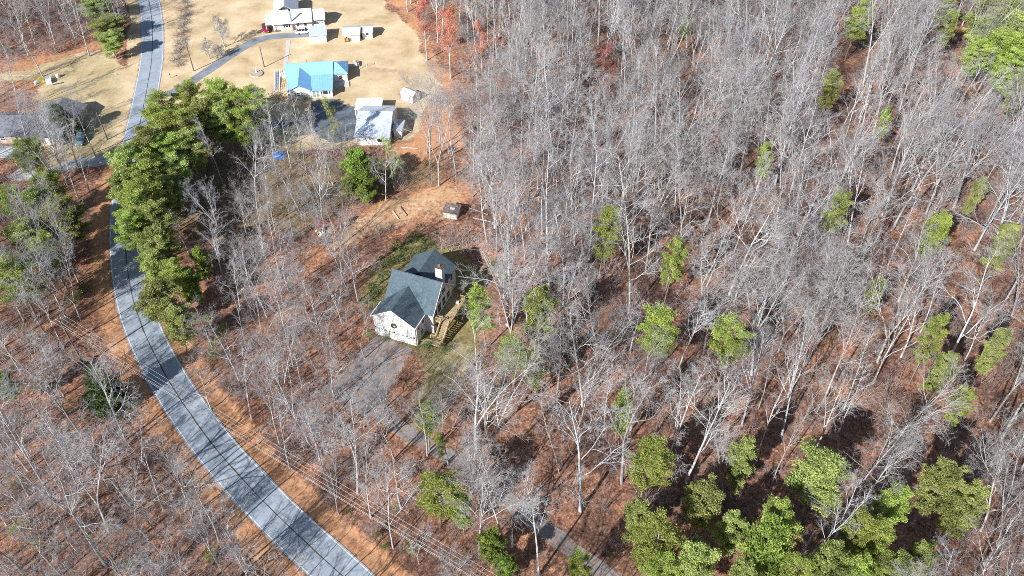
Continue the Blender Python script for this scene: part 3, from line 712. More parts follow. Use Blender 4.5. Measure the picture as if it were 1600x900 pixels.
MB().extrude([(-9.3, 2.37), (-3.5, 2.95), (-3.5, 3.05), (-9.3, 2.47)], 'x', 11.3, 16.5).build('roof', M['grey_roof'], ga)
MB().box(11.54, -7.9, 0, 11.597, -5.2, 2.1).build('door', M['trim'], ga)

# --- sheds right of the farmhouse
S = bldg('shed', (-48.7, 232.6), math.radians(4), 'white open-fronted shed with pale metal roof right of the farmhouse')
MB().box(-2.4, 0.2, 0, 2.4, 2.9, 2.3).box(-0.1, -2.7, 0, 2.4, 0.19, 2.3).build('wall', M['white_panel'], S)
gable_roof(-2.8, 2.7, -3.2, 3.2, 2.35, 3.3, 'x', 0, .08).build('roof', M['grey_roof'], S)
for x in (-2.3, -1.2): MB().box(x - .06, -2.7, 0, x + .06, -2.58, 2.27).build('post', M['wood_old'], S)
mow = empty('garden_tractor', (-50.1, 230.3, 0), 0.3); tag(mow, 'orange garden tractor parked under the open shed front', 'tractor')
MB().box(-.35, -.9, .35, .35, .1, .85).build('bonnet', simple('orange_paint', (0.7, 0.25, 0.05), .4), mow, .05)
MB().box(-.25, .3, .55, .25, .8, .62).box(-.25, .75, .6, .25, .82, 1.0).build('seat', M['dark_metal'], mow)
MB().box(-.45, .1, .25, .45, .95, .5).build('body', simple('orange_fender', (0.65, 0.22, 0.05), .5), mow)
for x in (-.5, .5):
    for y, r_ in ((-.6, .2), (.55, .32)): MB().tube([(x - .1, y, r_), (x + .1, y, r_)], r_, 12).build('wheel', M['dark_metal'], mow)
S2 = bldg('shed', (-44.2, 234.0), math.radians(4), 'small grey metal-roofed shed standing right of the open-fronted shed')
MB().box(-1.5, -2.2, 0, 1.5, 2.5, 2.1).build('wall', M['white_panel'], S2)
gable_roof(-1.75, 1.75, -2.6, 2.8, 2.15, 3.0, 'x', .1, .08).build('roof', M['grey_roof'], S2)
MB().box(-.4, -2.25, 1.2, .4, -2.203, 1.8).build('window', M['glass'], S2)

# --- big metal garage and its neighbours
G = bldg('garage', (-34.9, 181.0), math.radians(-2), 'large white metal garage with pale ribbed roof beside the dark asphalt pad', 'garage')
gable_walls(-4.2, 4.2, -7.2, 7.2, 2.5, 5.3, 'x', 0).build('wall', M['white_panel'], G)
gable_roof(-4.5, 4.5, -7.75, 7.75, 2.55, 5.5, 'x', 0, .1).build('roof', M['garage_metal'], G)
MB().box(-3.2, -7.27, 0, -0.2, -7.203, 2.3).build('door', M['trim'], G); MB().box(1.2, -7.25, 1.0, 2.4, -7.203, 1.9).build('window', M['glass'], G)
MB().box(-4.25, -1, 0.003, -4.203, 2.2, 2.3).build('door', M['grey_metal'], G)
S3 = bldg('shed', (-37.9, 188.6), math.radians(1), 'flat-roofed white metal carport behind the large white garage', 'carport')
MB().box(-3.3, .5, 0, 3.3, 3.2, 2.7).build('wall', M['white_panel'], S3)
MB().box(-3.5, -2.4, 2.72, 3.5, 3.5, 2.85).build('roof', simple('white_sheet', (0.80, 0.80, 0.78), .5, .05), S3)
MB().box(-3.35, -2.3, 0, -3.2, -2.15, 2.71).build('post', M['trim'], S3)
S4 = bldg('shed', (-29.1, 179.6), math.radians(-3), 'small white lean-to shed against the right wall of the large garage')
MB().box(-1.0, -2.4, 0, 1.0, 2.4, 2.1).build('wall', M['white_panel'], S4)
MB().extrude([(-1.2, 2.12), (-1.2, 2.55), (-1.1, 2.6), (1.25, 2.2), (1.25, 2.12)][::-1], 'y', -2.6, 2.6).build('roof', M['grey_roof'], S4)
MB().box(-.5, -2.45, 0, .4, -2.403, 1.9).build('door', M['trim'], S4)
S5 = bldg('shed', (-27.7, 196.2), math.radians(-36), 'small white gabled garden shed between the blue-roofed bungalow and the woods')
gable_walls(-2.1, 2.1, -1.5, 1.5, 2.0, 2.85, 'x', 0).build('wall', M['white_siding'], S5)
gable_roof(-2.25, 2.25, -1.75, 1.75, 2.0, 3.0, 'x', 0, .08).build('roof', M['grey_roof'], S5)
MB().box(-.6, -1.55, 0, .6, -1.503, 1.85).build('door', M['trim'], S5)
S6 = bldg('shed', (-13.7, 145.0), math.radians(-16), 'tiny white wooden shed with a worn brown roof at the back edge of the clearing')
MB().box(-1.55, -1.1, 0, 1.55, 1.5, 1.75).build('wall', simple('old_white_paint', (0.60, 0.59, 0.53), .8, .15, 3, dirt=(0.3, 0.22, 0.16)), S6)
rr = MB().extrude([(-1.35, 1.7), (1.8, 2.15), (1.8, 2.25), (-1.35, 1.8)], 'x', -1.85, 1.85).build('roof', simple('worn_roof', (0.17, 0.13, 0.12), .9, .3, 2, dirt=(0.35, 0.27, 0.2)), S6)
MB().obox((.2, .15, 2.06), (1.1, .6, .04), .1, math.atan2(.45, 3.15)).build('patch', simple('patch', (0.55, 0.52, 0.5), .6), rr)
MB().box(.2, -1.14, 0, 1.0, -1.103, 1.5).build('door', simple('old_door', (0.5, 0.5, 0.46), .8), S6)

# --- left house under the trees
Lh = bldg('house', (-123.5, 179.5), math.radians(-3), 'house with dark grey shingle roof half hidden behind trees at the left edge', 'house')
w = gable_walls(-10.0, 10.3, -5.2, 4.8, 2.6, 5.0, 'x', -.2)
w.add(*(lambda q: (q.v, q.f))(gable_walls(-.2, 10.0, 4.5, 9.6, 2.5, 4.2, 'y', 4.9)))
w.build('wall', siding('tan_siding', (0.42, 0.36, 0.29)), Lh)
gable_roof(-10.6, 10.9, -5.9, 5.4, 2.6, 5.3, 'x', -.2).build('main_roof', M['grey_shingle'], Lh)
gable_roof(-.8, 10.6, 2.0, 10.2, 2.55, 4.6, 'y', 4.9).build('wing_roof', M['grey_shingle'], Lh)
window(Lh, -5, -5.2, 1.5, 1.2, 1.1, '-y'); window(Lh, 2, -5.2, 1.5, 1.2, 1.1, '-y'); window(Lh, 10.3, 0, 1.5, 1.2, 1.1, '+x')
MB().box(6.0, -5.26, 0, 7.0, -5.203, 2.1).build('door', M['trim'], Lh)
cn = bldg('carport', (-124.0, 167.2), math.radians(-8), 'pale flat carport roof on posts among the trees below the dark-roofed house', 'carport')
MB().box(-3.2, -2.4, 2.3, 3.2, 2.4, 2.42).build('roof', simple('pale_canopy', (0.55, 0.58, 0.60), .6, .15, .8, dirt=(0.3, 0.28, 0.25)), cn)
for x in (-3, 3):
    for y in (-2.2, 2.2): MB().box(x - .06, y - .06, 0, x + .06, y + .06, 2.3).build('post', M['trim'], cn)

# ------------------------------------------------------------------ vehicles
def loft(secs, name, mat, parent, smooth=True):
    """secs: list of (y, [(x,z)...] half profile from bottom to top centre); mirrored"""
    mb = MB(); rings = []
    for y, pr_ in secs:
        ring = [(x, y, zz) for x, zz in pr_] + [(-x, y, zz) for x, zz in pr_[::-1] if x > 1e-6]
        rings.append(ring)
    k = len(rings[0]); vs = [p for r_ in rings for p in r_]; fs = []
    for i in range(len(rings) - 1):
        for j in range(k): j2 = (j + 1) % k; fs.append((i * k + j, i * k + j2, (i + 1) * k + j2, (i + 1) * k + j))
    fs += [tuple(range(k))[::-1], tuple(range((len(rings) - 1) * k, len(rings) * k))]
    mb.add(vs, fs, smooth); return mb.build(name, mat, parent)
def car(name, loc, rz, label, cat, paint, style='suv'):
    c = empty(name, loc, rz); tag(c, label, cat)
    pm = simple(name + '_paint', paint, 0.25, .05); hw = 0.92
    def sec(y, zb, zt, w=1.0): return (y, [(hw * w * .93, zb), (hw * w, zb + .2), (hw * w, zt - .12), (hw * w * .9, zt), (0, zt + .03)])
    L = 2.4 if style != 'pickup' else 2.7
    loft([sec(-L, .45, .72, .86), sec(-L + .15, .35, .86, .96), sec(-L + .9, .28, .98), sec(-.9, .28, 1.05), sec(.6, .28, 1.05), sec(L - .5, .28, 1.03), sec(L - .1, .34, 1.0, .96), sec(L, .42, .92, .9)], 'body', pm, c)
    y0, y1 = (-1.25, L - .15) if style == 'suv' else ((-1.2, 1.6) if style == 'sedan' else (-1.3, .7))
    rh = 1.72 if style != 'sedan' else 1.45
    def csec(y, zt, w): return (y, [(.84, 1.0), (.84 * w, zt - .06), (.74 * w, zt), (0, zt + .03)])
    cab = loft([csec(y0, 1.03, 1), csec(y0 + .7, rh - .03, .86), csec((y0 + y1) / 2, rh, .86), csec(y1 - (.25 if style != 'sedan' else .6), rh - .04, .84), csec(y1, 1.05, .98)], 'cabin', M['glass'], c)
    MB().add([(-.62, y0 + .72, rh + .012), (.62, y0 + .72, rh + .012), (.62, y1 - .35, rh + .012), (-.62, y1 - .35, rh + .012), (-.62, y0 + .72, rh + .06), (.62, y0 + .72, rh + .06), (.62, y1 - .35, rh + .06), (-.62, y1 - .35, rh + .06)],
             [(4, 5, 6, 7), (0, 1, 5, 4), (1, 2, 6, 5), (2, 3, 7, 6), (3, 0, 4, 7)]).build('roof_panel', pm, cab)
    for sx_ in (-1, 1):
        for ya in ((y0 + .75), (y0 + y1) / 2, y1 - .3):
            MB().tube([(sx_ * .85, ya - .02, 1.0), (sx_ * .66, ya, rh + .02)], .045, 5).build('pillar', pm, cab)
    if style == 'pickup': MB().box(-.72, .85, 1.05, .72, 2.5, 1.075).build('bed', M['dark_metal'], c)
    for sx_ in (-1, 1):
        for y in (-L + .95, L - .95):
            wv = MB().tube([(sx_ * .72, y, .34), (sx_ * .94, y, .34)], .34, 16).build('wheel', M['dark_metal'], c)
            MB().tube([(sx_ * .94, y, .34), (sx_ * .955, y, .34)], .2, 12).build('rim', M['grey_metal'], wv)
        MB().box(min(sx_ * .55, sx_ * .8), -L - .02, .62, max(sx_ * .55, sx_ * .8), -L + .12, .76).build('headlight', M['trim'], c)
        MB().box(min(sx_ * .62, sx_ * .82), L - .08, .75, max(sx_ * .62, sx_ * .82), L + .015, .95).build('tail_light', simple('tail_red', (.4, .02, .02), .3), c)
    MB().box(-.8, -L - .04, .4, .8, -L + .1, .55).build('bumper', M['grey_metal'], c)
    return c
X, Y = g(126.5, 222); car('parked_car', (X, Y, .03), math.radians(14), 'teal blue car with glaring windscreen parked by the dark-roofed house', 'car', (0.12, 0.28, 0.36), 'suv')
X, Y = g(415, 47); car('pickup_truck', (X, Y, .04), math.radians(18), 'dark red pickup truck parked left of the farmhouse porch', 'pickup', (0.30, 0.015, 0.04), 'pickup')
X, Y = g(475, 52); car('parked_car', (X, Y, .04), math.radians(98), 'white van-like car parked in front of the farmhouse', 'car', (0.78, 0.79, 0.8), 'suv')
# covered heap
def blob(name, loc, size, mat, seed=1, nseg=14, rough=.12):
    r = np.random.default_rng(seed); vs = []; fs = []
    for i in range(nseg // 2 + 1):
        ph = math.pi / 2 * i / (nseg // 2)
        for j in range(nseg):
            t = 2 * math.pi * j / nseg; k = 1 + r.normal(0, rough)
            vs.append((size[0] * math.cos(t) * math.cos(ph) ** .6 * k, size[1] * math.sin(t) * math.cos(ph) ** .6 * k, size[2] * math.sin(ph) * (1 + r.normal(0, rough / 2))))
    for i in range(nseg // 2):
        for j in range(nseg): j2 = (j + 1) % nseg; fs.append((i * nseg + j, i * nseg + j2, (i + 1) * nseg + j2, (i + 1) * nseg + j))
    mb = MB(); mb.add(vs, fs, False); o = mb.build(name, mat); o.location = loc; return o
X, Y = g(437, 245); tag(blob('tarpaulin_heap', (X, Y, 0), (1.9, 1.5, 1.3), simple('blue_tarp', (0.06, 0.16, 0.42), .4, .3, 1.2, dirt=(.25, .35, .5)), 4), 'blue tarpaulin draped over a heap under bare trees below the side driveway', 'tarpaulin')

# ------------------------------------------------------------------ poles, wires, small things
def utility_pole(bx, by, h, label, arm=True, rz=0.0, lamp=False):
    X, Y = g(bx, by); e = empty('utility_pole', (X, Y, gz(X, Y)), rz); tag(e, label, 'pole', 'utility poles')
    MB().tube([(0, 0, -.3), (0, 0, h)], [.19, .13], 10).build('pole', M['pole_wood'], e)
    if arm:
        MB().box(-1.2, -.2, h - .55, 1.2, -.08, h - .42).build('crossarm', M['pole_wood'], e)
        for x in (-1.1, -.4, .4, 1.1): MB().tube([(x, -.14, h - .42), (x, -.14, h - .22)], .05, 6).build('insulator', M['trim'], e)
        MB().tube([(.32, .1, h - 1.9), (.32, .1, h - 1.0)], .22, 10).build('transformer', M['grey_metal'], e)
    return (X, Y, h)
pA = utility_pole(131, 570, 12.8, 'wooden utility pole left of the road, beside the dark cedar, carrying wires across', rz=math.radians(35))
pB = utility_pole(168, 218, 8.0, 'thin wooden utility pole in the grass near the parked teal car', arm=False)
pC = utility_pole(303, 111, 9.7, 'wooden utility pole between the road and the upper driveway', rz=math.radians(10))
pD = utility_pole(413, 105, 6.3, 'short lone pole standing on the tan lawn left of the blue-roofed bungalow', arm=False)
pE = utility_pole(935, 1068, 12.0, 'wooden utility pole past the lower end of the road', rz=math.radians(35))
def wire(a, b2, sag, label, r_=.014):
    a, b2 = Vector(a), Vector(b2); pts = []
    for i in range(25):
        t = i / 24; p = a.lerp(b2, t); p.z -= sag * 4 * t * (1 - t); pts.append(p)
    o = MB().tube(pts, r_, 5, True).build('power_line', M['wire']); tag(o, label, 'power line', 'power lines'); return o
ca_, sa_ = math.cos(math.radians(35)), math.sin(math.radians(35))
names = ['outermost', 'second', 'third', 'innermost']
for i, x in enumerate((-1.1, -.4, .4, 1.1)):
    wire((pA[0] + ca_ * x + sa_ * .14, pA[1] + sa_ * x - ca_ * .14, pA[2] - .2), (pE[0] + ca_ * x + sa_ * .14, pE[1] + sa_ * x - ca_ * .14, pE[2] - .2), 1.0, f'pale power line crossing the lower road, {names[i]} of the four from below left')
wire((pA[0], pA[1], pA[2] - 2.2), (pE[0], pE[1], pE[2] - 2.2), 1.3, 'thick telephone cable hung lowest below the four power lines', .02)
wire((pB[0], pB[1], 7.7), (pC[0], pC[1], 8.6), .9, 'single pale wire from the pole near the teal car over the road')
wire((pA[0], pA[1], 12.2), (pB[0], pB[1], 7.8), .8, 'single wire along the left verge between the two left poles')
def mailbox(px, py, rz, label):
    X, Y = g(px, py); e = empty('mailbox', (X, Y, 0), rz); tag(e, label, 'mailbox', 'mailboxes by the road')
    MB().box(-.05, -.05, 0, .05, .05, 1.05).build('post', M['wood_old'], e)
    b = MB(); prof = [(-.12, 1.05), (.12, 1.05)] + [(.12 * math.cos(t), 1.2 + .12 * math.sin(t)) for t in np.linspace(0, math.pi, 7)]
    b.extrude(prof, 'y', -.28, .28); b.build('box', M['dark_metal'], e)
    MB().box(.125, -.15, 1.15, .14, -.1, 1.4).build('flag', simple('flag_red', (.5, .03, .03), .5), e)
mailbox(267, 122, .3, 'black mailbox on a post by the mouth of the upper driveway')
mailbox(158, 268, 1.2, 'dark mailbox on a post by the left gravel driveway')
# things in the left yard, round bed on the lawn
def small(name, px, py, mb, mat, label, cat, rz=0.0, group=None):
    X, Y = g(px, py); o = mb.build(name, mat); o.location = (X, Y, gz(X, Y) + .005); o.rotation_euler = (0, 0, rz); tag(o, label, cat, group); return o
small('storage_box', 66, 127, MB().box(-.7, -.6, 0, .7, .6, 1.0), simple('yellow_plastic', (.75, .65, .08), .5), 'yellow plastic storage box among clutter at the tree base in the left yard', 'box', .5)
small('chest_freezer', 77, 128, MB().box(-.7, -1.3, 0, .7, 1.3, .9).box(-.73, -1.33, .9, .73, 1.33, 1.0), M['trim'], 'white chest freezer lying in the left yard clutter', 'freezer', .4)
small('water_barrel', 91, 121, MB().tube([(0, 0, 0), (0, 0, .3), (0, 0, .9), (0, 0, 1.1)], [.45, .55, .55, .42], 14), M['trim'], 'white barrel standing at the right end of the left yard clutter', 'barrel')
small('garden_bench', 88, 132, MB().box(-1.3, -.25, .4, 1.3, .25, .5).box(-1.1, -.2, 0, -.95, .2, .4).box(.95, -.2, 0, 1.1, .2, .4), simple('bench_wood', (.6, .52, .42), .8), 'pale wooden bench in front of the white freezer in the left yard', 'bench', .5)
small('bathtub', 59, 130, MB().tube([(-.9, 0, .3), (-.8, 0, .35), (.8, 0, .35), (.9, 0, .3)], [.1, .42, .42, .1], 12), M['trim'], 'white tub at the left end of the yard clutter', 'tub', .9)
small('irrigation_pipe', 30, 118, MB().tube([(-4, 0, .07), (0, .1, .07), (4, -.3, .07)], .06, 6), M['concrete'], 'long white pipe lying on the ground at the upper left', 'pipe')
o = small('flower_bed', 401, 116, MB().tube([(0, 0, 0), (0, 0, .3)], [1.9, 1.8], 20), simple('bed_stone', (.42, .36, .30), .9, .25, 3), 'round stone-edged flower bed on the tan lawn beside the short pole', 'flower bed')
small('garden_statue', 401, 114, MB().tube([(0, 0, .3), (0, 0, .5), (0, 0, .55), (0, 0, 1.2), (0, 0, 1.35), (0, 0, 1.6)], [.28, .28, .14, .17, .1, .12], 8), M['trim'], 'small white statue standing on the round flower bed', 'statue')
small('washtub', 501, 367, MB().tube([(0, 0, .5), (0, 0, .05), (0, 0, 0), (0, 0, .6)], [.02, .5, .6, .75], 16, False), M['trim'], 'round white tub behind the twin-trunked pale tree left of the clearing', 'tub')
small('play_slide', 499, 361, MB().extrude([(-.9, 0), (.9, 1.1), (.9, 1.3), (-.9, .12)], 'y', -.3, .3).box(.85, -.3, 0, .95, .3, 1.1), simple('slide_yellow', (.75, .68, .32), .5), 'pale yellow toy slide behind the white tub', 'slide')
small('timber_beam', 618, 336, MB().box(-1.9, -.1, 0, 1.9, .1, .2), simple('pale_timber', (.62, .54, .42), .8), 'pale timber beam lying in the clearing, the left one of the pair', 'beam', math.radians(-62), 'timber beams in the clearing')
small('timber_beam', 630, 331, MB().box(-1.9, -.12, 0, 1.9, .12, .24), M['wood_old'], 'brown timber beam lying in the clearing, the right one of the pair', 'beam', math.radians(-60), 'timber beams in the clearing')
# ------------------------------------------------------------------ trees: prototypes
R = random.Random(11)
class TB:
    """fast tube collector"""
    def __init__(s): s.v = []; s.f = []; s.nv = 0; s.sm = []
    def tube(s, P, r, n):
        P = np.asarray(P, float); r = np.asarray(r, float); d = P[-1] - P[0]; d /= (np.linalg.norm(d) + 1e-9)
        a = np.array([0, 0, 1.0]) if abs(d[2]) < .9 else np.array([1.0, 0, 0])
        u = np.cross(d, a); u /= np.linalg.norm(u); w = np.cross(d, u)
        t = np.arange(n) * 2 * math.pi / n
        ring = np.cos(t)[:, None] * u + np.sin(t)[:, None] * w
        vs = (P[:, None, :] + r[:, None, None] * ring[None]).reshape(-1, 3); m_ = len(P)
        i = np.arange(m_ - 1)[:, None] * n; k = np.arange(n)[None]; k2 = (k + 1) % n
        fs = np.stack([i + k, i + k2, i + n + k2, i + n + k], -1).reshape(-1, 4) + s.nv
        s.v.append(vs); s.f.append(fs); s.nv += len(vs); s.sm.append(np.full(len(fs), n > 4))
    def mesh(s, name, mat):
        V = np.vstack(s.v); Fq = np.vstack(s.f).astype(np.int32); me = bpy.data.meshes.new(name)
        me.vertices.add(len(V)); me.vertices.foreach_set('co', V.ravel()); me.loops.add(Fq.size); me.loops.foreach_set('vertex_index', Fq.ravel())
        me.polygons.add(len(Fq)); me.polygons.foreach_set('loop_start', np.arange(0, Fq.size, 4, dtype=np.int32)); me.polygons.foreach_set('loop_total', np.full(len(Fq), 4, np.int32))
        me.update(); me.polygons.foreach_set('use_smooth', np.concatenate(s.sm)); me.materials.append(mat); return me
def perp(d):
    v = np.array([R.gauss(0, 1), R.gauss(0, 1), R.gauss(0, 1)]); v -= v @ d * d; return v / (np.linalg.norm(v) + 1e-9)
def nrm(v): return v / (np.linalg.norm(v) + 1e-9)
UP = np.array([0, 0, 1.0])
def path(p, d, L, k, wob, up):
    pts = [p]; 
    for i in range(k):
        d = nrm(d + perp(d) * wob * R.random() + UP * up / k); pts.append(pts[-1] + d * L / k)
    return pts, d
def grow(tb, tips, p, d, L, r, lev, spec):
    sides, segs, wob, up, nch, ang_, ratio = spec[lev]
    pts, _ = path(p, d, L, segs, wob, up); e = 0.25 if lev < len(spec) - 1 else 0.35
    rad = [r * (1 - (1 - e) * i / segs) for i in range(segs + 1)]
    tb[lev].tube(pts, rad, sides)
    if lev >= len(spec) - 2: tips.append((pts[-1], nrm(pts[-1] - pts[0])))
    if lev + 1 >= len(spec): return
    nc = max(1, int(round(nch * R.uniform(.8, 1.2))))
    for j in range(nc):
        t = 0.22 + 0.78 * (j + R.random() * .8) / nc; t = min(t, .98); f = t * segs; i = min(int(f), segs - 1); q = pts[i] + (pts[i + 1] - pts[i]) * (f - i)
        dd = nrm(pts[i + 1] - pts[i]); a = math.radians(R.gauss(ang_, 9)); nd = nrm(dd * math.cos(a) + perp(dd) * math.sin(a))
        grow(tb, tips, q, nd, L * ratio * R.uniform(.65, 1.15) * (1.15 - .55 * t), max(r * (1 - .7 * t) * .60, .0095), lev + 1, spec)
SPEC_T = [(7, 9, .10, 0, 0, 0, 0), (5, 6, .42, .28, 7, 40, .50), (3, 4, .55, .12, 6, 44, .52), (3, 2, .5, .1, 5, 42, .62), (3, 1, .3, 0, 0, 0, 0)]
def bare_tree(h, r0, crown0, nl, la, ll, fork=False, spec=SPEC_T, bend=.07):
    """trunk, limbs from crown0*h up; returns trunk TB, crown TB, tips"""
    T = TB(); C = TB(); tb = [T, T, T, C, C]; tips = []
    def stem(p, d, L, r, c0, n_l):
        pts, _ = path(p, d, L, 9, bend, .12); rad = [r * (1 - .86 * (i / 9) ** 1.1) for i in range(10)]
        if p[2] < .5: rad[0] *= 1.35
        T.tube(pts, rad, 7)
        for j in range(n_l):
            t = c0 + (1 - c0) * (j + R.random() * .7) / n_l; t = min(t, .97); f = t * 9; i = min(int(f), 8); q = pts[i] + (pts[i + 1] - pts[i]) * (f - i)
            dd = nrm(pts[i + 1] - pts[i]); a = math.radians(la * (1.25 - .5 * t) + R.gauss(0, 8)); nd = nrm(dd * math.cos(a) + perp(dd) * math.sin(a))
            grow(tb, tips, q, nd, ll * h * R.uniform(.7, 1.2) * (1.25 - .75 * (t - c0) / (1 - c0)), max(r * (1 - .86 * t) * .62, .03), 1, spec)
        return pts
    if fork:
        hf = h * R.uniform(.18, .45); pts, dl = path(np.zeros(3), np.array([R.gauss(0, .05), R.gauss(0, .05), 1.]), hf, 4, .06, 0)
        T.tube(pts, [r0 * 1.3, r0, r0 * .95, r0 * .9, r0 * .85], 7)
        for s2 in range(R.choice([2, 2, 3])):
            a = math.radians(R.uniform(10, 22)); nd = nrm(UP * math.cos(a) + perp(UP) * math.sin(a)); stem(pts[-1], nd, h - hf, r0 * .68, max(.15, (crown0 * h - hf) / (h - hf)), int(nl * .6))
    else: stem(np.zeros(3), nrm(np.array([R.gauss(0, .03), R.gauss(0, .03), 1.])), h, r0, crown0, nl)
    return T, C, tips
class FB:
    """leaf-sized faces with a per-clump tint"""
    def __init__(s): s.v = []; s.f = []; s.t = []; s.nv = 0
    def clump(s, c, rad, k, size, tint, flat=.75, droop=0.0, rr=None):
        rr = rr or np.random.default_rng(R.randint(0, 10 ** 9))
        d = rr.normal(size=(k, 3)); d /= np.linalg.norm(d, axis=1)[:, None]; rad_ = rr.random((k, 1)) ** .45 * rad
        p = np.asarray(c) + d * rad_ * np.array([1, 1, flat]); p[:, 2] -= droop * rr.random(k)
        a = nrm_rows(d + rr.normal(size=(k, 3)) * .7 + np.array([0, 0, .35])); b_ = nrm_rows(np.cross(a, rr.normal(size=(k, 3))))
        sz = size * rr.uniform(.6, 1.3, (k, 1))
        vs = np.stack([p - b_ * sz * .32, p + b_ * sz * .32, p + a * sz + b_ * sz * .05], 1).reshape(-1, 3)
        s.v.append(vs); s.f.append(np.arange(3 * k).reshape(-1, 3) + s.nv); s.nv += 3 * k
        s.t.append(np.repeat(np.clip(tint + rr.normal(0, .12, k), 0, 1), 3))
    def mesh(s, name, mat):
        V = np.vstack(s.v); Ft = np.vstack(s.f).astype(np.int32); me = bpy.data.meshes.new(name)
        me.vertices.add(len(V)); me.vertices.foreach_set('co', V.ravel()); me.loops.add(Ft.size); me.loops.foreach_set('vertex_index', Ft.ravel())
        me.polygons.add(len(Ft)); me.polygons.foreach_set('loop_start', np.arange(0, Ft.size, 3, dtype=np.int32)); me.polygons.foreach_set('loop_total', np.full(len(Ft), 3, np.int32))
        me.update(); a = me.attributes.new('tint', 'FLOAT', 'POINT'); a.data.foreach_set('value', np.concatenate(s.t)); me.materials.append(mat); return me
def nrm_rows(a): return a / (np.linalg.norm(a, axis=1)[:, None] + 1e-9)

TREES = []      # (trunk mesh, crown mesh, height)
TYPES = ['straight', 'vase', 'forked', 'vase', 'spreading', 'straight', 'vase', 'forked', 'vase', 'spreading', 'straight', 'vase', 'forked', 'vase']
for i, ty in enumerate(TYPES):
    h = 20.0
    r0, c0, nl, la, ll = {'straight': (.165, .42, 11, 40, .27), 'vase': (.17, .24, 12, 30, .42), 'forked': (.17, .28, 11, 34, .34), 'spreading': (.205, .25, 11, 54, .38)}[ty]
    T, C, _ = bare_tree(h, r0, c0 + R.uniform(-.05, .05), nl, la, ll, ty == 'forked' or i == 3, bend=.10)
    TREES.append((T.mesh('bare_trunk', M['bark']), C.mesh('bare_crown', M['twig']), h, ty))
SLIM = []
SPEC_S = [(5, 7, .1, 0, 0, 0, 0), (4, 4, .3, .35, 5, 35, .5), (3, 3, .4, .1, 5, 38, .55), (3, 1, .3, 0, 0, 0, 0)]
for i in range(5):
    T, C, _ = bare_tree(20.0, .11, .40, 12, 36, .17, False, SPEC_S + [(3, 1, .3, 0, 0, 0, 0)][:0], .10)
    if not C.v: continue
    SLIM.append((T.mesh('slim_trunk', M['bark']), C.mesh('slim_crown', M['twig']), 20.0, 'slim'))
BRUSH = []
SPEC_B = [(4, 4, .3, .1, 0, 0, 0), (3, 3, .45, .25, 6, 40, .55), (3, 2, .5, .1, 4, 42, .6), (3, 1, .4, 0, 0, 0, 0)]
for i in range(6):
    T = TB()
    for k in range(R.randint(3, 7)):
        d = nrm(UP + perp(UP) * R.uniform(.1, .7)); grow([T] * 5, [], perp(UP) * .25 * np.array([1, 1, 0]), d, R.uniform(1.6, 3.6), .035, 1, SPEC_B)
    BRUSH.append(T.mesh('brush', M['brush']))

THICK = []
for i in range(3):
    T = TB()
    for k in range(16):
        d = nrm(UP * .7 + perp(UP) * R.uniform(.3, 1.2)); grow([T] * 5, [], perp(UP) * .5 * np.array([1, 1, 0]), d, R.uniform(1.2, 2.4), .05, 1, SPEC_B)
    THICK.append(T.mesh('thick_brush', M['brush']))
T, C, _ = bare_tree(9.0, .17, .18, 22, 52, .42, False, [(7, 9, .1, 0, 0, 0, 0), (5, 6, .3, .25, 8, 36, .5), (3, 3, .4, .1, 8, 38, .6), (3, 2, .4, .1, 7, 40, .6), (3, 1, .3, 0, 0, 0, 0)], .05)
YARDT = (T.mesh('yard_trunk', M['bark']), C.mesh('yard_crown', M['twig']), 9.0, 'round')
def pine(h=18.0, cr=3.4, c0=.42, nwh=11, dens=1.0, size=.23, tuft=.85, shape='round', mat='needle', tr='bark_dark', tint0=.5):
    T = TB(); Fb = FB(); pts, _ = path(np.zeros(3), nrm(np.array([R.gauss(0, .03), R.gauss(0, .03), 1.])), h, 9, .05, .1)
    T.tube(pts, [.23 * (1 - .85 * (i / 9)) for i in range(10)], 7)
    for j in range(nwh):
        t = c0 + (1 - c0) * (j + R.random() * .6) / nwh; t = min(t, .985); f = t * 9; i = min(int(f), 8); q = pts[i] + (pts[i + 1] - pts[i]) * (f - i)
        u = (t - c0) / (1 - c0)
        if shape == 'round': wr_ = cr * (.55 + .6 * math.sin(min(1, u + .12) * math.pi * .82)) * (1.0 if u < .82 else .62)
        elif shape == 'cone': wr_ = cr * (1.05 - .92 * u)
        else: wr_ = cr * (.75 + .3 * math.sin(u * 3.0))
        nb = R.randint(5, 7) if shape != 'cone' else R.randint(5, 7)
        a0 = R.uniform(0, 6.28)
        for k in range(nb):
            if R.random() < .12: continue
            a = a0 + k * 6.283 / nb + R.gauss(0, .3); L = wr_ * R.uniform(.55, 1.2); el = .25 + .35 * u + R.gauss(0, .12)
            d = nrm(np.array([math.cos(a), math.sin(a), el])); bp, _ = path(q, d, L, 3, .3, .2); T.tube(bp, [.055, .045, .03, .015], 4)
            tn = min(1, max(0, tint0 + R.gauss(0, .22)))
            ncl = max(1, int(L / 1.0 * dens))
            for c in range(ncl + 1):
                w_ = .45 + .55 * (c + 1) / (ncl + 1); p = bp[0] + (bp[-1] - bp[0]) * w_ + perp(UP) * .35 * R.random() * L * .5
                Fb.clump(p, tuft * R.uniform(.6, 1.15), int(112 * dens), size, tn + R.gauss(0, .1), .55)
    Fb.clump(pts[-1], tuft * .8, int(50 * dens), size, .6, .9)
    return (T.mesh('pine_trunk', M[tr]), Fb.mesh('pine_crown', M[mat]), h)
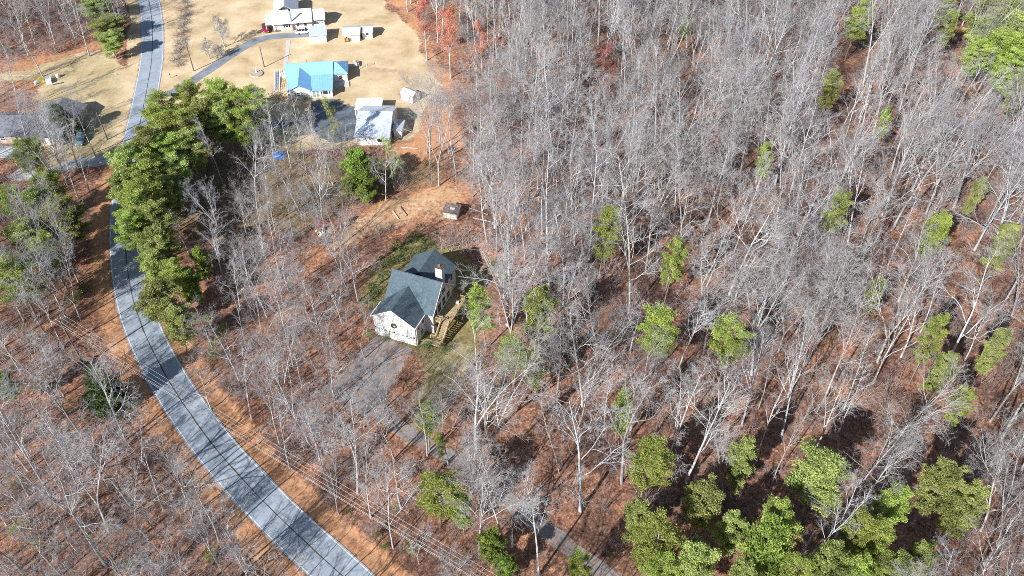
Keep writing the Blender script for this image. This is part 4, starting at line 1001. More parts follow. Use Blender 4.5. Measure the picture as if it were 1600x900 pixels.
PINE = {'pine': [pine(cr=R.uniform(2.9, 3.5), c0=R.uniform(.35, .5), tuft=.85) for _ in range(4)],
        'olive': [pine(cr=3.4, c0=.32, nwh=12, dens=1.1, size=.30, tuft=.95, mat='needle_olive') for _ in range(3)],
        'slimpine': [pine(cr=1.9, c0=.40, nwh=9, dens=1.0, tuft=.7) for _ in range(2)],
        'cedar': [pine(cr=2.7, c0=.06, nwh=20, dens=1.25, size=.28, tuft=.75, shape='cone', mat='needle_dark') for _ in range(2)],
        'holly': [pine(h=9, cr=2.6, c0=.12, nwh=10, dens=1.2, size=.30, tuft=.8, mat='leaf_bright') for _ in range(2)]}
def leafy(mat, size, k, frac):
    T, C, tips = bare_tree(18.0, .2, .28, 10, 45, .3, False); Fb = FB()
    for p, d in tips:
        if R.random() < frac: Fb.clump(p, .55, k, size, R.random(), .8)
    me = Fb.mesh('leafy_crown', M[mat]); C2 = C.mesh('leafy_twigs', M['twig']); return (T.mesh('leafy_trunk', M['bark']), me, 18.0, C2)
PINE['red'] = [leafy('leaf_red', .24, 7, .45)]; PINE['beech'] = [leafy('leaf_tan', .22, 5, .32)]
PINE['moss'] = [leafy('needle_olive', .24, 6, .42)]
def bushmesh(mat, h, r_, dens=1.0):
    Fb = FB()
    for i in range(int(14 * dens)):
        a = R.uniform(0, 6.28); q = r_ * math.sqrt(R.random()) * .8; Fb.clump((q * math.cos(a), q * math.sin(a), h * R.uniform(.25, .85)), .5 * r_, 34, .2, R.random(), .8)
    return Fb.mesh('leaves', M[mat])
BUSH = {'green': bushmesh('leaf_bright', 2.2, 1.3), 'olive': bushmesh('needle_olive', 2.4, 1.5), 'dry': bushmesh('leaf_dry', 2.4, 1.6, .7), 'cedar': bushmesh('needle_dark', 2.0, 1.2)}

# ------------------------------------------------------------------ trees: placing
LAND = []      # (x, y, phrase) landmarks used to say which bare tree is which
def inst(proto, name, cat, label, group, x, y, zz, sxy, sz, rz, lean=(0, 0), crownname='crown'):
    e = empty(name, (x, y, zz)); e.rotation_euler = (lean[0], lean[1], rz); e.scale = (sxy, sxy, sz); tag(e, label, cat, group)
    t = bpy.data.objects.new('trunk', proto[0]); COL.objects.link(t); t.parent = e
    c = bpy.data.objects.new(crownname, proto[1]); COL.objects.link(c); c.parent = e
    if len(proto) > 3 and not isinstance(proto[3], str):
        q = bpy.data.objects.new('twigs', proto[3]); COL.objects.link(q); q.parent = c
    return e
KIND = {'pine': ('pine_tree', 'pine'), 'olive': ('pine_tree', 'pine'), 'slimpine': ('pine_tree', 'pine'), 'cedar': ('cedar_tree', 'cedar'), 'holly': ('evergreen_tree', 'evergreen'),
        'red': ('autumn_tree', 'tree'), 'beech': ('beech_tree', 'tree'), 'moss': ('tree', 'tree')}
occupied = []; EVPX = []
def ever(px, py, rpx, h, kind, label, group=None, short=None, hc=None, elong=None):
    """evergreen whose crown centre shows at px,py with radius rpx (photo pixels)"""
    hc = h * (.72 if kind in ('pine', 'olive', 'slimpine', 'red', 'beech', 'moss') else .5) if hc is None else hc
    X, Y = g(px, py, hc); zc = Y * c_ + (H - hc) * s_; rm = rpx * zc / F
    P_ = PINE[kind]; p = P_[len(occupied) % len(P_)]
    base = {'pine': 3.9, 'olive': 4.0, 'slimpine': 2.5, 'cedar': 2.9, 'holly': 3.0, 'red': 6.5, 'beech': 6.5, 'moss': 6.5}[kind]
    nm, cat = KIND[kind]
    sxy = max(.35, rm / base)
    inst(p, nm, cat, label, group, X, Y, gz(X, Y) - .05, sxy, h / p[2], R.uniform(0, 6.28), (R.gauss(0, .02), R.gauss(0, .02)))
    occupied.append((X, Y, rm * .62)); EVPX.append((px, py, rpx, Y)); LAND.append((X, Y, short)) if short else None
EV = [
 # roadside pine stand right of the upper road, from its top to its lower end
 (262, 168, 24, 15, 'pine'), (300, 160, 22, 15, 'pine'), (342, 148, 24, 16, 'pine'), (372, 162, 17, 15, 'pine'), (398, 168, 22, 16, 'pine'), (318, 186, 22, 15, 'olive'), (352, 188, 20, 14, 'olive'),
 (248, 200, 25, 16, 'pine'), (280, 205, 26, 16, 'pine'), (232, 232, 25, 16, 'olive'), (262, 240, 25, 15, 'pine'), (296, 232, 22, 14, 'olive'), (205, 262, 24, 16, 'olive'), (238, 270, 25, 16, 'pine'),
 (268, 272, 20, 14, 'olive'), (202, 300, 24, 16, 'olive'), (234, 306, 25, 16, 'pine'), (262, 300, 18, 13, 'olive'), (218, 338, 26, 16, 'pine'), (248, 345, 22, 14, 'olive'), (208, 368, 18, 14, 'pine'), (246, 380, 24, 14, 'olive'), (382, 196, 18, 13, 'pine')]
EV.sort(key=lambda e: e[1])
ordw = ['topmost', 'second', 'third', 'fourth', 'fifth', 'sixth', 'seventh', 'eighth', 'ninth', 'tenth', 'eleventh', 'twelfth', 'thirteenth', 'fourteenth', 'fifteenth', 'sixteenth', 'seventeenth', 'eighteenth', 'nineteenth', 'twentieth', 'twenty-first', 'twenty-second', 'lowest']
for i, e in enumerate(EV):
    ever(e[0], e[1], e[2] * 1.28, e[3], e[4], label=f"{'bright' if e[4] == 'pine' else 'olive'} green pine in the roadside stand right of the upper road, {ordw[i]} counting downwards", group='roadside pine stand')
LAND.append((*g(250, 250), 'the roadside pine stand'))
ONE = [
 (100, 186, 24, 9, 'cedar', 'large dark green cedar against the right end of the dark-roofed house', 'the big cedar by the dark-roofed house'),
 (156, 605, 36, 11, 'cedar', 'tall dark cedar between the left utility pole and the road', 'the dark cedar by the utility pole'),
 (168, 36, 30, 7, 'olive', 'olive green pine at the top edge left of the road', 'the olive pine at the top left'),
 (148, 8, 26, 7, 'olive', 'olive green pine at the very top edge, behind the other one left of the road', None),
 (172, 64, 20, 8, 'olive', 'lower olive evergreen below the top edge, left of the road beside the yard', None),
 (50, 244, 24, 13, 'pine', 'yellow-green pine below the dark-roofed house', 'the yellow-green pine below the dark-roofed house'),
 (72, 292, 22, 13, 'pine', 'mid green pine under the yellow-green pine on the left side', None),
 (22, 316, 20, 12, 'pine', 'bright green pine near the left edge above the tan-leaved trees', 'the bright pine near the left edge'),
 (62, 325, 24, 14, 'olive', 'dull olive pine standing left of the shadowed road bank', None),
 (95, 345, 26, 14, 'olive', 'dark olive pine closest to the shadowed road bank on the left', 'the olive pine by the shadowed bank'),
 (40, 372, 24, 13, 'olive', 'olive pine above the big pine at the left edge', None),
 (22, 436, 34, 15, 'pine', 'big dense green pine touching the left edge at mid height', 'the big pine at the left edge'),
 (-5, 410, 25, 14, 'pine', 'green pine cut by the left edge behind the big one', None),
 (75, 395, 24, 14, 'pine', 'green pine right of the big pine at the left edge', None),
 (8, 600, 18, 9, 'olive', 'olive evergreen at the left edge below mid height', None),
 (8, 345, 26, 15, 'beech', 'tan-leaved tree cut by the left edge', 'the tan-leaved tree at the left edge'),
 (36, 340, 22, 14, 'beech', 'tan-leaved slender tree just right of the one on the left edge', None),
 (248, 470, 33, 12, 'olive', 'olive pine overhanging the right side of the road bend', 'the olive pine overhanging the bend'),
 (275, 505, 26, 11, 'olive', 'smaller olive pine below the one overhanging the road bend', None),
 (238, 415, 24, 12, 'olive', 'olive green pine at the right road edge just above the bend overhang', None),
 (268, 432, 24, 12, 'pine', 'mid green pine between the bend overhang and the grey limbs', None),
 (300, 448, 17, 9, 'holly', 'bright green evergreen right of the olive pines at the road bend', 'the bright evergreen at the bend'),
 (318, 415, 13, 8, 'holly', 'rounded bright green evergreen among grey limbs right of the bend', None),
 (562, 268, 24, 10, 'holly', 'yellow-green evergreen below the large white metal garage', 'the yellow-green evergreen below the metal garage'),
 (596, 262, 13, 7, 'olive', 'small olive evergreen right of the yellow-green one below the metal garage', None),
 (546, 290, 14, 7, 'olive', 'small olive evergreen lower left of the yellow-green one below the metal garage', None),
 (572, 296, 17, 8, 'holly', 'low bright green evergreen at the top of the clearing', None),
 (610, 246, 22, 13, 'moss', 'thin olive-leaved tree right below the large white metal garage', 'the olive-leaved tree below the metal garage'),
 (512, 188, 26, 15, 'moss', 'pale tree with sparse yellow-green tufts on the dark asphalt pad edge', None),
 (942, 366, 27, 20, 'pine', 'upright green pine alone in the woods right of the tiny shed', 'the upright lone pine right of the clearing'),
 (1048, 412, 22, 18, 'pine', 'green pine down and right of the upright lone pine', 'the slender pine right of the upright one'),
 (845, 488, 30, 17, 'olive', 'sparse yellow-green pine right of the main house deck', 'the sparse yellow pine right of the deck'),
 (757, 478, 25, 16, 'pine', 'small bright pine beside the house shadow near the deck', 'the small pine beside the deck'),
 (1030, 512, 37, 18, 'pine', 'largest round bright pine in the centre right of the woods', 'the round bright pine'),
 (1140, 532, 32, 17, 'pine', 'round yellow-green pine right of the largest round one', 'the second round pine'),
 (802, 555, 26, 12, 'pine', 'bright low pine below the house deck, the left one of two', 'the low pine pair below the deck'),
 (838, 566, 22, 12, 'olive', 'olive low pine below the house deck, the right one of two', None),
 (665, 650, 18, 13, 'slimpine', 'narrow bright pine between the gravel apron and the side lawn', 'the narrow pine below the apron'),
 (690, 694, 9, 9, 'slimpine', 'tiny narrow pine beside the gravel driveway', None),
 (682, 772, 42, 13, 'pine', 'broad flat-topped yellow-green pine above the lower driveway end', 'the broad pine by the power lines'),
 (722, 795, 18, 10, 'olive', 'small olive pine touching the right side of the broad flat pine', None),
 (1012, 728, 42, 16, 'pine', 'dense green pine right of two tall white trunks low in the woods', 'the dense pine low in the woods'),
 (976, 640, 17, 17, 'slimpine', 'slim olive green pine above the dense low pine', 'the slim pine above the dense one'),
 (765, 856, 20, 8, 'holly', 'bushy green evergreen at the bottom edge left of the driveway', 'the bushy evergreen at the bottom'),
 (790, 884, 16, 7, 'holly', 'lower bushy evergreen at the bottom edge next to the other', None),
 (1160, 722, 23, 15, 'olive', 'greyish olive pine above the bottom right evergreens', 'the greyish olive pine'),
 (910, 888, 22, 11, 'pine', 'yellow-green pine at the bottom edge over the driveway', 'the pine over the driveway end'),
 (1465, 752, 32, 17, 'olive', 'dull olive pine at lower right left of a long leaning trunk', 'the dull pine at lower right'),
 (1508, 790, 28, 16, 'olive', 'yellowish olive pine below the dull one at lower right', None),
 (1455, 366, 24, 18, 'pine', 'small bright pine on the right side of the woods at mid height', 'the bright pine in the right woods'),
 (1367, 460, 14, 14, 'slimpine', 'tiny narrow pine between grey limbs in the right woods', 'the tiny pine in the right woods'),
 (1458, 528, 20, 17, 'pine', 'green tufted pine below the tiny narrow one in the right woods', 'the tufted pine in the right woods'),
 (1470, 575, 20, 14, 'olive', 'thin olive pine just under the tufted pine in the right woods', None),
 (1550, 545, 17, 16, 'olive', 'thin olive pine near the right edge at mid height', 'the thin pine near the right edge'),
 (1500, 635, 17, 15, 'pine', 'yellowish small pine near the right edge low down', 'the yellowish small pine low right'),
 (1568, 380, 20, 16, 'olive', 'dull green pine at the right edge above mid height', 'the dull pine at the right edge'),
 (1310, 330, 18, 15, 'olive', 'faint olive pine among grey crowns at upper right', 'the faint olive pine'),
 (1197, 250, 14, 15, 'slimpine', 'small bright pine among grey crowns right of centre', 'the small pine right of centre'),
 (1300, 138, 16, 16, 'slimpine', 'mid green pine in the far woods', 'the mid green far pine'),
 (1382, 188, 11, 15, 'slimpine', 'narrow yellow-green pine in the far woods', 'the narrow far pine'),
 (1340, 28, 22, 18, 'pine', 'bright green pine near the top edge in the far woods', 'the bright far pine near the top'),
 (1480, 42, 14, 17, 'pine', 'small bright pine near the top edge left of the far pine stand', None),
 (1070, 42, 8, 14, 'slimpine', 'faint tiny pine near the top edge right of centre', None),
 (1478, 8, 16, 17, 'pine', 'pale green pine cut by the top edge left of the far stand', None),
 (1525, 300, 12, 14, 'olive', 'tiny olive pine between grey crowns at the right', None),
 (662, 28, 32, 18, 'red', 'red-leaved tree at the edge of the upper lawn, the left one', 'the red-leaved trees'),
 (700, 52, 34, 19, 'red', 'red-leaved tree at the lawn edge, the middle one', None),
 (752, 62, 22, 15, 'red', 'smaller red-leaved tree deeper in the woods right of the lawn', None),
 (945, 92, 20, 13, 'red', 'dull red-leaved tree in the far grey woods', 'the dull red tree in the far woods'),
 (500, 352, 14, 6, 'red', 'low red-leaved sapling behind the white tub', None),
]
for px, py, r_, h, k, lab, sh in ONE: ever(px, py, r_ * (1.25 if px < 100 and 230 < py < 450 else 1), h, k, lab, None, sh)
CL = [(1040, 850, 46, 17, 'pine'), (1000, 812, 26, 12, 'olive'), (1090, 890, 36, 15, 'olive'), (1095, 785, 32, 14, 'olive'), (1190, 872, 36, 15, 'holly'), (1218, 828, 32, 15, 'pine'), (1282, 742, 46, 16, 'olive'),
      (1332, 832, 28, 17, 'pine'), (1388, 790, 32, 15, 'pine'), (1368, 852, 34, 15, 'pine'), (1290, 880, 30, 14, 'olive'), (1330, 895, 30, 14, 'pine'), (1240, 892, 28, 13, 'pine'), (1160, 905, 26, 12, 'olive'), (1395, 890, 28, 13, 'olive'), (1035, 905, 34, 14, 'pine'), (1140, 830, 24, 12, 'olive'), (1440, 880, 22, 12, 'olive')]
CL.sort(key=lambda e: e[0])
for i, e in enumerate(CL):
    ever(*e, label=f"{'leafy' if e[4] == 'holly' else ('bright' if e[4] == 'pine' else 'olive')} evergreen in the dense bottom right stand, {ordw[i].replace('topmost', 'leftmost')} counting from the left", group='bottom right evergreen stand')
LAND.append((*g(1200, 850), 'the dense bottom right evergreens'))
CR = [(1555, 78, 34, 19, 'pine'), (1590, 52, 32, 19, 'olive'), (1535, 62, 28, 18, 'olive'), (1580, 108, 30, 18, 'pine'), (1575, 14, 34, 19, 'olive'), (1545, 20, 28, 18, 'olive'), (1592, 140, 18, 15, 'olive'), (1608, 90, 30, 18, 'pine'), (1600, 20, 30, 18, 'pine'), (1520, 90, 20, 16, 'pine')]
CR.sort(key=lambda e: e[1])
for i, e in enumerate(CR):
    ever(*e, label=f"{'bright' if e[4] == 'pine' else 'olive'} green pine in the top right corner stand, {ordw[i]} counting downwards", group='top right pine stand')
LAND.append((*g(1560, 80), 'the top right pine stand'))
for q in [(615, 480, 'the grey-roofed main house'), (700, 460, 'the wooden deck'), (585, 590, 'the gravel apron'), (740, 745, 'the gravel driveway'), (703, 330, 'the tiny worn shed'), (590, 340, 'the clearing'), (590, 195, 'the large metal garage'),
          (637, 150, 'the garden shed'), (437, 245, 'the blue tarpaulin heap'), (360, 210, 'the side driveway'), (131, 570, 'the left utility pole'), (75, 127, 'the yard clutter'), (60, 180, 'the dark-roofed house'), (126, 222, 'the teal car'), (430, 800, 'the lower road'), (220, 480, 'the road bend'), (350, 90, 'the upper driveway')]:
    LAND.append((*g(q[0], q[1]), q[2]))

# hand-placed bare trees: base pixel, height, shape index, lean
HT = [(536, 446, 24, 2), (540, 446, 20, 0), (482, 691, 20, 1), (559, 771, 21, 5), (627, 795, 16, 9), (449, 641, 19, 3), (791, 855, 26, 0), (765, 736, 26, 3), (753, 797, 15, 7), (907, 798, 26, 4), (971, 755, 27, 7),
      (842, 900, 22, 0), (165, 882, 24, 4), (170, 829, 25, 3), (146, 831, 22, 1), (279, 875, 20, 6), (67, 120, 18, 9), (140, 88, 18, 4), (31, 172, 18, 0), (672, 262, 24, 7), (520, 287, 17, 2), (480, 272, 16, 5), (432, 272, 15, 0), (400, 305, 17, 1),
      (517, 398, 17, 3), (603, 312, 16, 4), (761, 378, 22, 7), (793, 508, 30, 9), (804, 498, 22, 0), (920, 404, 26, 4), (667, 240, 19, 3), (830, 455, 22, 7), (122, 310, 17, 0), (117, 325, 17, 4), (85, 420, 19, 3), (105, 500, 18, 7), (60, 470, 19, 4), (70, 520, 17, 0),
      (600, 640, 13, 9), (570, 560, 14, 3), (1300, 850, 18, 8), (930, 320, 26, 3), (690, 240, 21, 4), (1130, 770, 18, 10), (420, 560, 16, 1), (380, 500, 17, 5), (350, 440, 17, 6), (330, 640, 12, 9), (655, 880, 10, 3), (870, 640, 24, 4), (150, 245, 18, 0), (96, 262, 19, 1), (122, 262, 17, 3), (45, 228, 17, 4), (20, 205, 17, 8), (70, 250, 18, 6), (105, 290, 18, 11), (140, 300, 17, 0), (190, 60, 17, 1), (115, 370, 18, 0), (118, 402, 17, 5), (122, 440, 18, 2), (108, 470, 18, 10), (126, 500, 17, 3), (100, 545, 17, 0), (248, 752, 19, 7), (300, 806, 19, 1), (342, 846, 19, 5), (384, 880, 18, 8), (455, 262, 14, 4), (500, 250, 13, 9), (541, 264, 14, 4), (72, 234, 15, 8), (700, 725, 17, 1), (668, 712, 16, 5), (738, 768, 17, 6), (775, 792, 18, 2), (812, 818, 17, 9), (618, 668, 14, 4)]
spots = []
grid = {}
def can(x, y, dmin):
    i, j = int(x // 8), int(y // 8)
    for a in range(i - 1, i + 2):
        for b2 in range(j - 1, j + 2):
            for (u, v) in grid.get((a, b2), ()):
                if (u - x) ** 2 + (v - y) ** 2 < dmin * dmin: return False
    return True
def addspot(x, y, h, k, slim=False, hand=False): spots.append((x, y, h, k, slim, hand)); grid.setdefault((int(x // 8), int(y // 8)), []).append((x, y))
for px, py, h, k in HT: x, y = g(px, py); addspot(x, y, h, k, False, True)
PWOOD = [  # photo-space woods with spacing in metres
 ([(700, -40), (735, 160), (722, 300), (760, 330), (775, 420), (790, 500), (770, 560), (760, 640), (800, 720), (870, 790), (980, 870), (1000, 1120), (1900, 1120), (1790, -60), (640, -60), (600, -20), (640, 25), (690, 90)], 5.5),
 ([(270, 405), (440, 425), (500, 430), (560, 460), (575, 530), (500, 600), (560, 660), (640, 690), (740, 770), (860, 860), (920, 900), (990, 1100), (760, 1100), (560, 855), (450, 765), (350, 655), (300, 575)], 5.5),
 ([(250, 230), (420, 205), (520, 240), (640, 260), (700, 240), (720, 290), (600, 300), (540, 330), (480, 370), (440, 410), (270, 410), (240, 330)], 5.4),
 ([(-120, 620), (60, 560), (170, 640), (270, 730), (390, 860), (470, 930), (600, 1120), (-160, 1120)], 5.3),
 ([(-160, 250), (60, 290), (130, 330), (140, 420), (120, 520), (90, 600), (-160, 620)], 5.2),
 ([(-160, -60), (200, -60), (205, 40), (160, 62), (100, 84), (-160, 108)], 5.4),
 ([(-60, 150), (20, 150), (50, 240), (-60, 240)], 6.0),
 ([(650, 560), (760, 560), (770, 640), (740, 720), (690, 700), (660, 640)], 6.0)]
keep_out = [(LAWN, 0), (BACK, 0), (APRON, .5), (SIDE, -2.0), (YARD, 0)]
def blocked(x, y):
    q = np.array([[x, y]])
    if seg_dist(q, ROADC[::2])[0] < RW / 2 + 2.6 or seg_dist(q, DRIVE_C[::2])[0] < 2.2 or seg_dist(q, UPDR[::2])[0] < 3 or seg_dist(q, BLDR[::3])[0] < 2.6 or seg_dist(q, LFDR[::3])[0] < 3: return True
    for P_, dd in keep_out:
        if inside(q, P_)[0] and sdist(q, P_)[0] > -dd: return True
    for P_ in HOUSES_W:
        if inside(q, P_)[0]: return True
    lx, ly = x - A0[0], y - A0[1]; ca2, sa2 = math.cos(-ang), math.sin(-ang); u, v = lx * ca2 - ly * sa2, lx * sa2 + ly * ca2
    return -4 < u < 19 and -7 < v < 21
WOODS = []
rg = random.Random(77)
for poly_, sp_ in PWOOD:
    Pw = wp(poly_); x0, y0 = Pw.min(0); x1, y1 = Pw.max(0); area = (x1 - x0) * (y1 - y0); n_try = int(area / (sp_ * sp_) * 5)
    pts = np.c_[np.array([rg.uniform(x0, x1) for _ in range(n_try)]), np.array([rg.uniform(y0, y1) for _ in range(n_try)])]
    pts = pts[inside(pts, Pw)]; WOODS.append((Pw, sp_))
    for x, y in pts:
        if not can(x, y, sp_ * rg.uniform(.62, 1.1)) or blocked(x, y): continue
        hh = 20 if x > -20 else 17; hide = False
        for f_ in (.3, .45, .6, .75, .9, 1.08):
            qx, qy = pr(x, y, hh * f_); w_ = (26 if f_ > .5 else 8) * (1 if y < 160 else .6)
            if any(y < Y_ + 5 and (qx - a) ** 2 + (qy - b2) ** 2 < (r2 + w_) ** 2 for a, b2, r2, Y_ in EVPX): hide = True; break
            if (438 < qx < 632 and 88 < qy < 222) or (578 < qx < 728 and 385 < qy < 545): hide = True; break
        if hide and rg.random() < .97: continue
        if any((x - a) ** 2 + (y - b2) ** 2 < (r_ * .7) ** 2 for a, b2, r_ in occupied): continue
        left = x < -20
        h = rg.gauss(18.5 if left else 22.0, 3.0); h = min(max(h, 11), 27)
        if sp_ == 5.5 and x < -5 and y < 145: h *= .8
        addspot(x, y, h, rg.randrange(14), rg.random() < .22)
        if rg.random() < 1.0 and can(x + 2.2, y + 1, 2.0): pass
print('bare trees', len(spots))
def showing(x, y, h):
    px, py = pr(x, y, h * .6); d = math.hypot(y, H - h / 2)
    m_ = 60
    inn = (-m_ < px < 1600 + m_) and (-m_ < py < 900 + m_)
    p2 = pr(x, y, h); inn2 = 10 < px < 1590 and 10 < py < 890
    return (1 if inn2 else 0) * 1000 + (h / math.hypot(d, x) if inn else -1)
order = sorted(range(len(spots)), key=lambda i: -(showing(*spots[i][:3]) + (500 if spots[i][5] else 0)))
indiv = order[:300]; rest = order[300:]
DIRW = ['right of', 'above', 'left of', 'below']
used = {}; info = []
for i in indiv:
    x, y, h, k, slim, hand = spots[i]; px, py = pr(x, y)
    best = min(range(len(LAND)), key=lambda q: (pr(LAND[q][0], LAND[q][1])[0] - px) ** 2 + 1.2 * (pr(LAND[q][0], LAND[q][1])[1] - py) ** 2)
    lx, ly = pr(LAND[best][0], LAND[best][1]); dx, dy = px - lx, py - ly
    d = 0 if dx > abs(dy) else (2 if -dx > abs(dy) else (1 if dy < 0 else 3))
    info.append((i, best, d, math.hypot(dx, dy)))
groups_ = {}
for t in info: groups_.setdefault((t[1], t[2]), []).append(t)
rank_w = ['nearest', 'second nearest', 'third nearest', 'fourth nearest', 'fifth nearest', 'sixth nearest', 'seventh nearest', 'eighth nearest', 'ninth nearest', 'tenth nearest', 'eleventh nearest', 'twelfth nearest', 'thirteenth nearest', 'fourteenth nearest']
def proto_of(k, slim):
    return SLIM[k % len(SLIM)] if slim else TREES[k % len(TREES)]
for (b_i, d), lst in groups_.items():
    lst.sort(key=lambda t: t[3])
    for rk, (i, _, _, _) in enumerate(lst):
        x, y, h, k, slim, hand = spots[i]; p = proto_of(k, slim)
        ad = {'straight': 'straight', 'forked': 'fork-trunked', 'spreading': 'wide-crowned', 'slim': 'slender', 'vase': 'fan-crowned'}[p[3]]
        lab = f"{ad} bare tree {DIRW[d]} {LAND[b_i][2]}, {rank_w[min(rk, 13)]}"
        sx_, sz_ = (h / 20) * rg.uniform(.85, 1.12), h / 20
        lean = (rg.gauss(0, .06), rg.gauss(0, .06) + .0008 * max(0, x))
        inst(p, 'bare_tree', 'tree', lab, 'bare hardwood trees', x, y, gz(x, y) - .1, sx_, sz_, rg.uniform(0, 6.28), lean)

# the rest of the woods and the undergrowth, each as one instanced mass
def mass(name, protos, pts, label, cat):
    """pts: (x, y, z, index, rz, lean_x, lean_y, sxy, sz)"""
    pc = bpy.data.collections.new(name + '_kinds')
    for q, ms in enumerate(protos):
        bmv = bpy.data.meshes.new('k')
        vs = []; fs = []; off = 0; mi = []; mats = []
        for a, me_ in enumerate(ms):
            co = np.empty(len(me_.vertices) * 3); me_.vertices.foreach_get('co', co); lp = np.empty(len(me_.loops), np.int32); me_.loops.foreach_get('vertex_index', lp)
            vs.append(co.reshape(-1, 3)); fs.append(lp + off); off += len(me_.vertices); mi.append(np.full(len(me_.polygons), a, np.int32)); mats.append(me_.materials[0])
        kk = 4; V_ = np.vstack(vs); L_ = np.concatenate(fs).astype(np.int32)
        bmv.vertices.add(len(V_)); bmv.vertices.foreach_set('co', V_.ravel()); bmv.loops.add(len(L_)); bmv.loops.foreach_set('vertex_index', L_)
        bmv.polygons.add(len(L_) // kk); bmv.polygons.foreach_set('loop_start', np.arange(0, len(L_), kk, dtype=np.int32)); bmv.polygons.foreach_set('loop_total', np.full(len(L_) // kk, kk, np.int32))
        for mt in mats: bmv.materials.append(mt)
        bmv.update(); bmv.polygons.foreach_set('material_index', np.concatenate(mi))
        ob = bpy.data.objects.new(f'{name}_kind_{q:02d}', bmv); pc.objects.link(ob)
    me_ = bpy.data.meshes.new(name); P_ = np.array(pts, float)
    me_.vertices.add(len(P_)); me_.vertices.foreach_set('co', P_[:, :3].ravel())
    a = me_.attributes.new('idx', 'INT', 'POINT'); a.data.foreach_set('value', P_[:, 3].astype(np.int32))
    a = me_.attributes.new('rot', 'FLOAT_VECTOR', 'POINT'); a.data.foreach_set('vector', np.c_[P_[:, 5], P_[:, 6], P_[:, 4]].ravel())
    a = me_.attributes.new('scl', 'FLOAT_VECTOR', 'POINT'); a.data.foreach_set('vector', np.c_[P_[:, 7], P_[:, 7], P_[:, 8]].ravel())
    ob = bpy.data.objects.new(name, me_); COL.objects.link(ob)
    ng = bpy.data.node_groups.new(name, 'GeometryNodeTree')
    ng.interface.new_socket('Geometry', in_out='INPUT', socket_type='NodeSocketGeometry'); ng.interface.new_socket('Geometry', in_out='OUTPUT', socket_type='NodeSocketGeometry')
    gi = ng.nodes.new('NodeGroupInput'); go_ = ng.nodes.new('NodeGroupOutput')
    ip = ng.nodes.new('GeometryNodeInstanceOnPoints'); ci = ng.nodes.new('GeometryNodeCollectionInfo')
    ci.inputs['Collection'].default_value = pc; ci.inputs['Separate Children'].default_value = True; ci.inputs['Reset Children'].default_value = True
    ip.inputs['Pick Instance'].default_value = True
    def att(nm, ty):
        q = ng.nodes.new('GeometryNodeInputNamedAttribute'); q.data_type = ty; q.inputs['Name'].default_value = nm; return q.outputs['Attribute']
    ng.links.new(gi.outputs[0], ip.inputs['Points']); ng.links.new(ci.outputs[0], ip.inputs['Instance'])
    ng.links.new(att('idx', 'INT'), ip.inputs['Instance Index']); ng.links.new(att('rot', 'FLOAT_VECTOR'), ip.inputs['Rotation']); ng.links.new(att('scl', 'FLOAT_VECTOR'), ip.inputs['Scale'])
    ng.links.new(ip.outputs[0], go_.inputs[0])
    md = ob.modifiers.new('instances', 'NODES'); md.node_group = ng
    tag(ob, label, cat, None, 'stuff'); return ob
protos = [(t[0], t[1]) for t in TREES + SLIM]
pts = []
for i in rest:
    x, y, h, k, slim, hand = spots[i]; idx = (len(TREES) + k % len(SLIM)) if slim else k % len(TREES)
    pts.append((x, y, gz(x, y) - .1, idx, rg.uniform(0, 6.28), rg.gauss(0, .06), rg.gauss(0, .06) + .0008 * max(0, x), h / 20 * rg.uniform(.85, 1.12), h / 20))
mass('woodland', protos, pts, 'mass of bare grey hardwoods filling the woods beyond the nearer trees', 'woods')
pts = []
for Pw, sp_ in WOODS:
    x0, y0 = Pw.min(0); x1, y1 = Pw.max(0); dens = .17 if abs(sp_ - 5.4) < .01 else .085
    n_try = int((x1 - x0) * (y1 - y0) * dens); q = np.c_[np.array([rg.uniform(x0, x1) for _ in range(n_try)]), np.array([rg.uniform(y0, y1) for _ in range(n_try)])]
    q = q[inside(q, Pw)]
    for x, y in q:
        if blocked(x, y): continue
        s2 = rg.uniform(.5, 1.5) ** 1.3; pts.append((x, y, gz(x, y) - .05, rg.randrange(len(BRUSH)), rg.uniform(0, 6.28), 0, 0, s2, s2))
mass('undergrowth', [(b2,) for b2 in BRUSH], pts, 'leafless reddish grey undergrowth between the trunks', 'undergrowth')
print('brush', len(pts))

